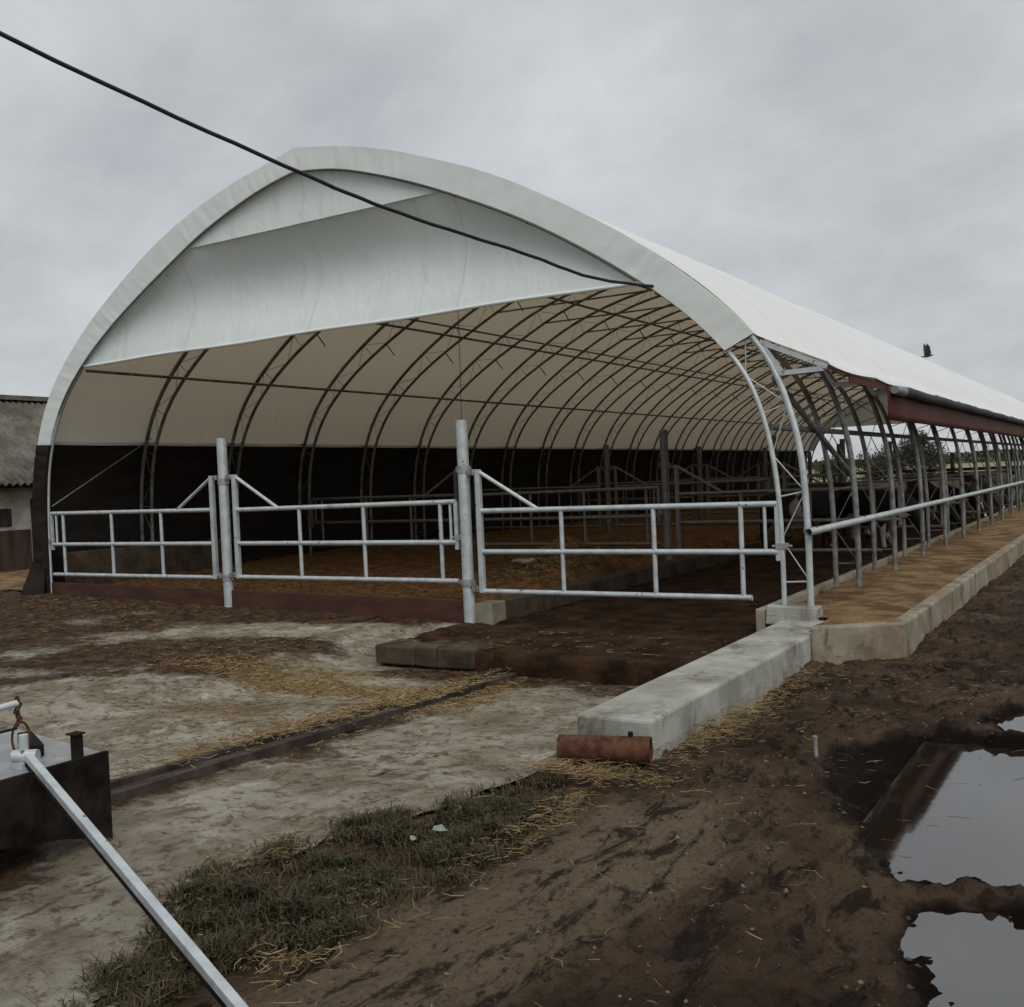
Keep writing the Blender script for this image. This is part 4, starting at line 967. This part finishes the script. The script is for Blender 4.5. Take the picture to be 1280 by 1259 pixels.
# ------------------------------------------------------------------ trees and far field
def tree(loc, h, rx, rz0, n, leaf, mat, label, cat='tree', group='trees beyond the barn', trunk=0.12, name='tree'):
    t = empty(name, loc); tag(t, label, cat, group)
    m = MB(); m.tube([(0, 0, -0.1), (0.05, 0.02, h * 0.35), (-0.03, 0.05, h * 0.62), (0.02, 0, h * 0.85)], trunk, 8, r_list=[trunk, trunk * 0.75, trunk * 0.5, trunk * 0.15])
    for k in range(7):
        a = k * 2.4; b = h * (0.3 + 0.07 * k)
        m.tube([(0, 0, b), (math.cos(a) * rx * 0.35, math.sin(a) * rx * 0.35, b + h * 0.12), (math.cos(a) * rx * 0.7, math.sin(a) * rx * 0.7, b + h * 0.18)], 0.04, 5, r_list=[trunk * 0.45, trunk * 0.25, trunk * 0.08])
    m.build('trunk', M['bark'], t, smooth=True)
    nc = 26
    c = rng.normal(0, 1, (nc, 3)); c /= np.linalg.norm(c, axis=1)[:, None]; c *= (rng.random(nc) ** 0.45)[:, None]
    c = c * (rx * 0.78, rx * 0.78, (h - rz0) * 0.42) + (0, 0, rz0 + (h - rz0) * 0.5)
    cr = rx * rng.uniform(0.25, 0.45, nc)
    i = rng.integers(0, nc, n); d = rng.normal(0, 1, (n, 3)); d /= np.linalg.norm(d, axis=1)[:, None]
    p = c[i] + d * (cr[i] * rng.random(n) ** 0.4)[:, None]
    a = rng.normal(0, 1, (n, 3)); a /= np.linalg.norm(a, axis=1)[:, None]; b = np.cross(a, rng.normal(0, 1, (n, 3))); b /= np.linalg.norm(b, axis=1)[:, None]
    s = leaf * rng.uniform(0.5, 1.1, n)[:, None]
    V = np.stack([p - a * s, p + b * s * 0.6, p + a * s, p - b * s * 0.6], 1).reshape(-1, 3); V[:, 2] = np.maximum(V[:, 2], 0.03)
    np_mesh('crown', V, np.arange(n * 4).reshape(-1, 4), mat, t)
    return t
tree((-5.9, 62, 0), 3.9, 1.75, 0.3, 11000, 0.075, M['leaf2'], 'dark bushy tree, the largest beyond the barn end, against the sky')
tree((-8.2, 60, 0), 2.1, 0.8, 0.2, 3500, 0.07, M['leaf2'], 'small dark bush leaning on the largest bushy tree')
tree((-14.2, 92, 0), 3.4, 2.6, 0.3, 7000, 0.11, M['leaf1'], 'rounded green tree standing alone in the field past the fence')
tree((-20.5, 98, 0), 2.7, 2.6, 0.2, 5500, 0.11, M['leaf1'], 'low green bush seen past the two tallest fence posts')
tree((2.2, 70, 0), 3.1, 1.6, 0.2, 5500, 0.08, M['leaf2'], 'dark shrub seen between the far barn legs')
tree((6.3, 74, 0), 3.5, 1.8, 0.2, 5500, 0.08, M['leaf2'], 'dark tree near where barn side meets the picture edge')
# far wood along the horizon: one mass
n = 26000
x = rng.uniform(-620, 420, n); y = 620 + rng.normal(0, 20, n) + 0.1 * x; hh = 7.0 * (0.35 + 0.9 * fbm(x * 0.035, x * 0 + 2, 3)); z = rng.random(n) ** 0.7 * hh
p = np.stack([x, y, z], -1); a = rng.normal(0, 1, (n, 3)); b = rng.normal(0, 1, (n, 3)); a /= np.linalg.norm(a, axis=1)[:, None]; b /= np.linalg.norm(b, axis=1)[:, None]
V = np.stack([p - a * 1.5, p + b * 1.1, p + a * 1.5, p - b * 1.1], 1).reshape(-1, 3)
tag(np_mesh('far_woods', V, np.arange(n * 4).reshape(-1, 4), M['leaf1']), 'low far-off belt of woods along the field', 'woods', kind='stuff')

# ------------------------------------------------------------------ cattle along the feed side
def skin_body(name, verts, edges, radii, lv=2):
    me = bpy.data.meshes.new(name); me.from_pydata(verts, edges, []); me.update()
    o = bpy.data.objects.new(name, me); COL.objects.link(o)
    s = o.modifiers.new('skin', 'SKIN'); s.use_smooth_shade = True
    for i, r in enumerate(radii):
        sv = me.skin_vertices[0].data[i]; sv.radius = r if isinstance(r, tuple) else (r, r); sv.use_root = (i == 0)
    b = o.modifiers.new('sub', 'SUBSURF'); b.levels = lv; b.render_levels = lv
    dg = bpy.context.evaluated_depsgraph_get(); nm = bpy.data.meshes.new_from_object(o.evaluated_get(dg))
    bpy.data.objects.remove(o); bpy.data.meshes.remove(me); nm.name = name
    nm.polygons.foreach_set('use_smooth', [True] * len(nm.polygons))
    return nm
def cow_mesh(down):
    V = [(-0.70, 0, 1.12), (-0.30, 0, 1.02), (0.12, 0, 1.00), (0.50, 0, 1.06)]; Rd = [(0.25, 0.23), (0.31, 0.33), (0.30, 0.34), (0.23, 0.30)]
    if down: hd = [(0.80, 0, 1.02), (1.00, 0, 0.80), (1.10, 0, 0.62), (1.22, 0, 0.40), (1.26, 0, 0.30)]
    else: hd = [(0.80, 0, 1.16), (1.02, 0, 1.28), (1.16, 0, 1.30), (1.38, 0, 1.16), (1.48, 0, 1.10)]
    E = [(0, 1), (1, 2), (2, 3)]; i0 = len(V); V += hd; Rd += [(0.16, 0.22), (0.12, 0.16), (0.115, 0.13), (0.085, 0.09), (0.08, 0.075)]
    E += [(3, i0)] + [(i0 + k, i0 + k + 1) for k in range(4)]
    def chain(root, pts, rs):
        prev = root
        for p, r in zip(pts, rs):
            V.append(p); Rd.append(r); E.append((prev, len(V) - 1)); prev = len(V) - 1
    for s in (-1, 1):
        chain(3, [(0.48, 0.17 * s, 0.78), (0.47, 0.17 * s, 0.44), (0.47, 0.17 * s, 0.22), (0.50, 0.17 * s, 0.04)], [0.10, 0.06, 0.042, 0.055])
        chain(0, [(-0.58, 0.19 * s, 0.80), (-0.80, 0.19 * s, 0.50), (-0.75, 0.19 * s, 0.24), (-0.71, 0.19 * s, 0.04)], [0.13, 0.06, 0.043, 0.055])
        e = hd[1]; chain(i0 + 1, [(e[0] + 0.02, 0.16 * s, e[2] + 0.03), (e[0] + 0.0, 0.27 * s, e[2] + 0.01)], [0.035, 0.022])
    chain(0, [(-0.95, 0, 1.16), (-1.01, 0, 0.80), (-1.0, 0, 0.48)], [0.05, 0.022, 0.035])
    return skin_body('body', V, E, Rd), hd
proto = {}
for dn in (True, False):
    me, hd = cow_mesh(dn); me.materials.append(M['cow']); proto[dn] = (me, hd)
    h = Vector(hd[2]); mz = Vector(hd[4]); ax = (mz - h).normalized(); fr = Vector((0, 1, 0)).cross(ax).normalized()
    if fr.dot(Vector((1, 0, 0))) < 0: fr = -fr
    m = MB()
    vs = []
    for t, w_, l in ((-0.02, 0.03, 0.125), (0.35, 0.04, 0.112), (0.75, 0.03, 0.092), (1.0, 0.045, 0.085)):
        c = h.lerp(mz, t)
        for s in (-1, -0.4, 0.4, 1): vs.append(c + fr * (l - 0.02 * abs(s)) + Vector((0, s * w_, 0)))
    m.add(vs, [(r * 4 + k, r * 4 + k + 1, (r + 1) * 4 + k + 1, (r + 1) * 4 + k) for r in range(3) for k in range(3)])
    proto[(dn, 'blaze')] = m
cows = [ # Y, head reach X, heading, head down, coat, blaze, label
 (10.6, 3.3, -0.35, True, (0.012, 0.010, 0.009), False, 'black cow with lowered head, nearest of the cattle along the feed side'),
 (12.3, 3.05, 0.15, False, (0.032, 0.019, 0.013), True, 'brown cow with pale face, between two black cows'),
 (14.6, 3.3, -0.2, True, (0.012, 0.010, 0.010), False, 'black cow standing just before the cow with white blaze'),
 (17.0, 3.55, -0.45, True, (0.012, 0.010, 0.009), True, 'black cow with white blaze bending to the feed'),
 (19.2, 3.1, 0.2, False, (0.03, 0.016, 0.011), False, 'reddish dark cow, head raised, beyond the cow with white blaze'),
 (21.3, 3.5, -0.4, True, (0.10, 0.085, 0.075), True, 'greyish cow with pale face bending to the feed'),
 (24.2, 3.3, 0.1, True, (0.012, 0.010, 0.010), False, 'black cow beyond the greyish pale-faced cow'),
 (27.4, 3.6, -0.5, True, (0.30, 0.28, 0.25), False, 'mostly white cow among the dark ones at the bunk'),
 (31.2, 3.6, -0.35, False, (0.012, 0.010, 0.010), True, 'black cow with white face, farthest along the feed side'),
]
cows += [
 (9.4, 1.9, 1.1, False, (0.011, 0.009, 0.0085), False, 'dark cow turned away in the alley, ahead of the whole feeding line'),
 (13.4, 2.0, -0.9, False, (0.013, 0.010, 0.009), False, 'dark cow standing in the alley just behind the brown pale-faced cow'),
 (16.2, 2.2, 0.9, True, (0.018, 0.012, 0.010), False, 'dark cow sniffing the alley floor behind the cow with white blaze'),
 (20.3, 2.2, -1.0, False, (0.012, 0.010, 0.009), False, 'dark cow in the alley behind the reddish dark cow'),
 (23.0, 2.0, 0.8, False, (0.013, 0.010, 0.010), False, 'dark cow in the alley behind the greyish pale-faced cow'),
]
for (yc, hxp, rz, dn, coat, blz, lab) in cows:
    c = empty('cow', (hxp - 1.2 * math.cos(rz), yc - (1.2 if hxp > 2.5 else 0.2) * math.sin(rz), 0.02), rz); tag(c, lab, 'cow', 'cattle along the feed side')
    me, hd = proto[dn]; b = bpy.data.objects.new('body', me); COL.objects.link(b); b.parent = c; b.color = (*coat, 1)
    if blz: proto[(dn, 'blaze')].build('blaze', M['whitehair'], c, smooth=True)

# crow in flight over the far ridge
cr = empty('crow', (-1.06, 38.0, 6.40), 0.5); tag(cr, 'small black bird flying above the far ridge of the barn', 'bird')
bm_ = skin_body('body', [(0, 0, 0), (0.13, 0, 0.02), (0.21, 0, 0.05), (0.27, 0, 0.04), (-0.12, 0, -0.01), (-0.26, 0, -0.02)], [(0, 1), (1, 2), (2, 3), (0, 4), (4, 5)], [0.06, 0.05, 0.04, 0.012, 0.04, (0.05, 0.012)])
link_mesh('body', bm_, M['crow'], cr)
for s, up in ((1, 0.62), (-1, 0.55)):
    m = MB(); m.add([(0.10, 0.03 * s, 0.02), (0.14, 0.14 * s, 0.14), (0.06, 0.20 * s, up * 0.75), (-0.06, 0.20 * s, up), (-0.10, 0.14 * s, 0.3), (-0.10, 0.04 * s, 0.02),
                     (0.10, 0.03 * s, 0.0), (-0.10, 0.04 * s, 0.0)], [(0, 1, 4, 5), (1, 2, 3, 4), (6, 7, 4, 1)])
    m.build('wing', M['crow'], cr)

# ------------------------------------------------------------------ sky and sun
W = bpy.data.worlds.new('World'); S.world = W; W.use_nodes = True
nt = W.node_tree; nt.nodes.clear()
def wn(t, **kw):
    o = nt.nodes.new(t)
    for k, v in kw.items(): setattr(o, k, v)
    return o
SUN_EL, SUN_AZ = math.radians(52), math.radians(130)   # azimuth clockwise from +Y
sky = wn('ShaderNodeTexSky', sky_type='NISHITA'); sky.sun_disc = False; sky.sun_elevation = SUN_EL; sky.sun_rotation = SUN_AZ
sky.air_density = 1.0; sky.dust_density = 4.0
tc = wn('ShaderNodeTexCoord'); sx = wn('ShaderNodeSeparateXYZ'); nt.links.new(tc.outputs['Generated'], sx.inputs[0])
def wm(op, a, b):
    o = wn('ShaderNodeMath', operation=op)
    for i, v in enumerate((a, b)):
        if isinstance(v, (int, float)): o.inputs[i].default_value = v
        else: nt.links.new(v, o.inputs[i])
    return o.outputs[0]
zz = wm('ADD', wm('MAXIMUM', sx.outputs[2], 0.0), 0.45)
cb = wn('ShaderNodeCombineXYZ'); nt.links.new(wm('DIVIDE', sx.outputs[0], zz), cb.inputs[0]); nt.links.new(wm('DIVIDE', sx.outputs[1], zz), cb.inputs[1])
n1 = wn('ShaderNodeTexNoise'); n1.inputs['Scale'].default_value = 2.2; n1.inputs['Detail'].default_value = 9; n1.inputs['Roughness'].default_value = 0.6; n1.inputs['Distortion'].default_value = 0.1
mp = wn('ShaderNodeMapping'); mp.inputs['Rotation'].default_value = (0, 0, 0.5); mp.inputs['Scale'].default_value = (1, 1.1, 1); nt.links.new(cb.outputs[0], mp.inputs[0]); nt.links.new(mp.outputs[0], n1.inputs['Vector'])
rp = wn('ShaderNodeValToRGB'); nt.links.new(n1.outputs['Fac'], rp.inputs[0])
e = rp.color_ramp.elements
e[0].position = 0.34; e[0].color = (3.45, 3.63, 3.80, 1); e[1].position = 0.70; e[1].color = (5.1, 5.30, 5.42, 1)
mx = wn('ShaderNodeMix', data_type='RGBA'); mx.inputs[0].default_value = 0.93
nt.links.new(sky.outputs[0], mx.inputs[6]); nt.links.new(rp.outputs[0], mx.inputs[7])
bg = wn('ShaderNodeBackground'); bg.inputs[1].default_value = 0.1; nt.links.new(mx.outputs[2], bg.inputs[0])
wo = wn('ShaderNodeOutputWorld'); nt.links.new(bg.outputs[0], wo.inputs[0])
ld = bpy.data.lights.new('sun', 'SUN'); ld.energy = 1.5; ld.angle = math.radians(50); ld.color = (1.0, 0.96, 0.90)
lo_ = bpy.data.objects.new('sun', ld); COL.objects.link(lo_)
dv = Vector((math.sin(SUN_AZ) * math.cos(SUN_EL), math.cos(SUN_AZ) * math.cos(SUN_EL), math.sin(SUN_EL)))
lo_.rotation_euler = dv.to_track_quat('Z', 'Y').to_euler(); lo_.location = (30, -30, 40)

vs = S.view_settings; vs.view_transform = 'Standard'; vs.look = 'None'; vs.exposure = 0.40; vs.gamma = 1.0; vs.use_curve_mapping = False
S.render.engine = 'CYCLES'
S.cycles.max_bounces = 8; S.cycles.diffuse_bounces = 4; S.cycles.glossy_bounces = 3; S.cycles.transmission_bounces = 4
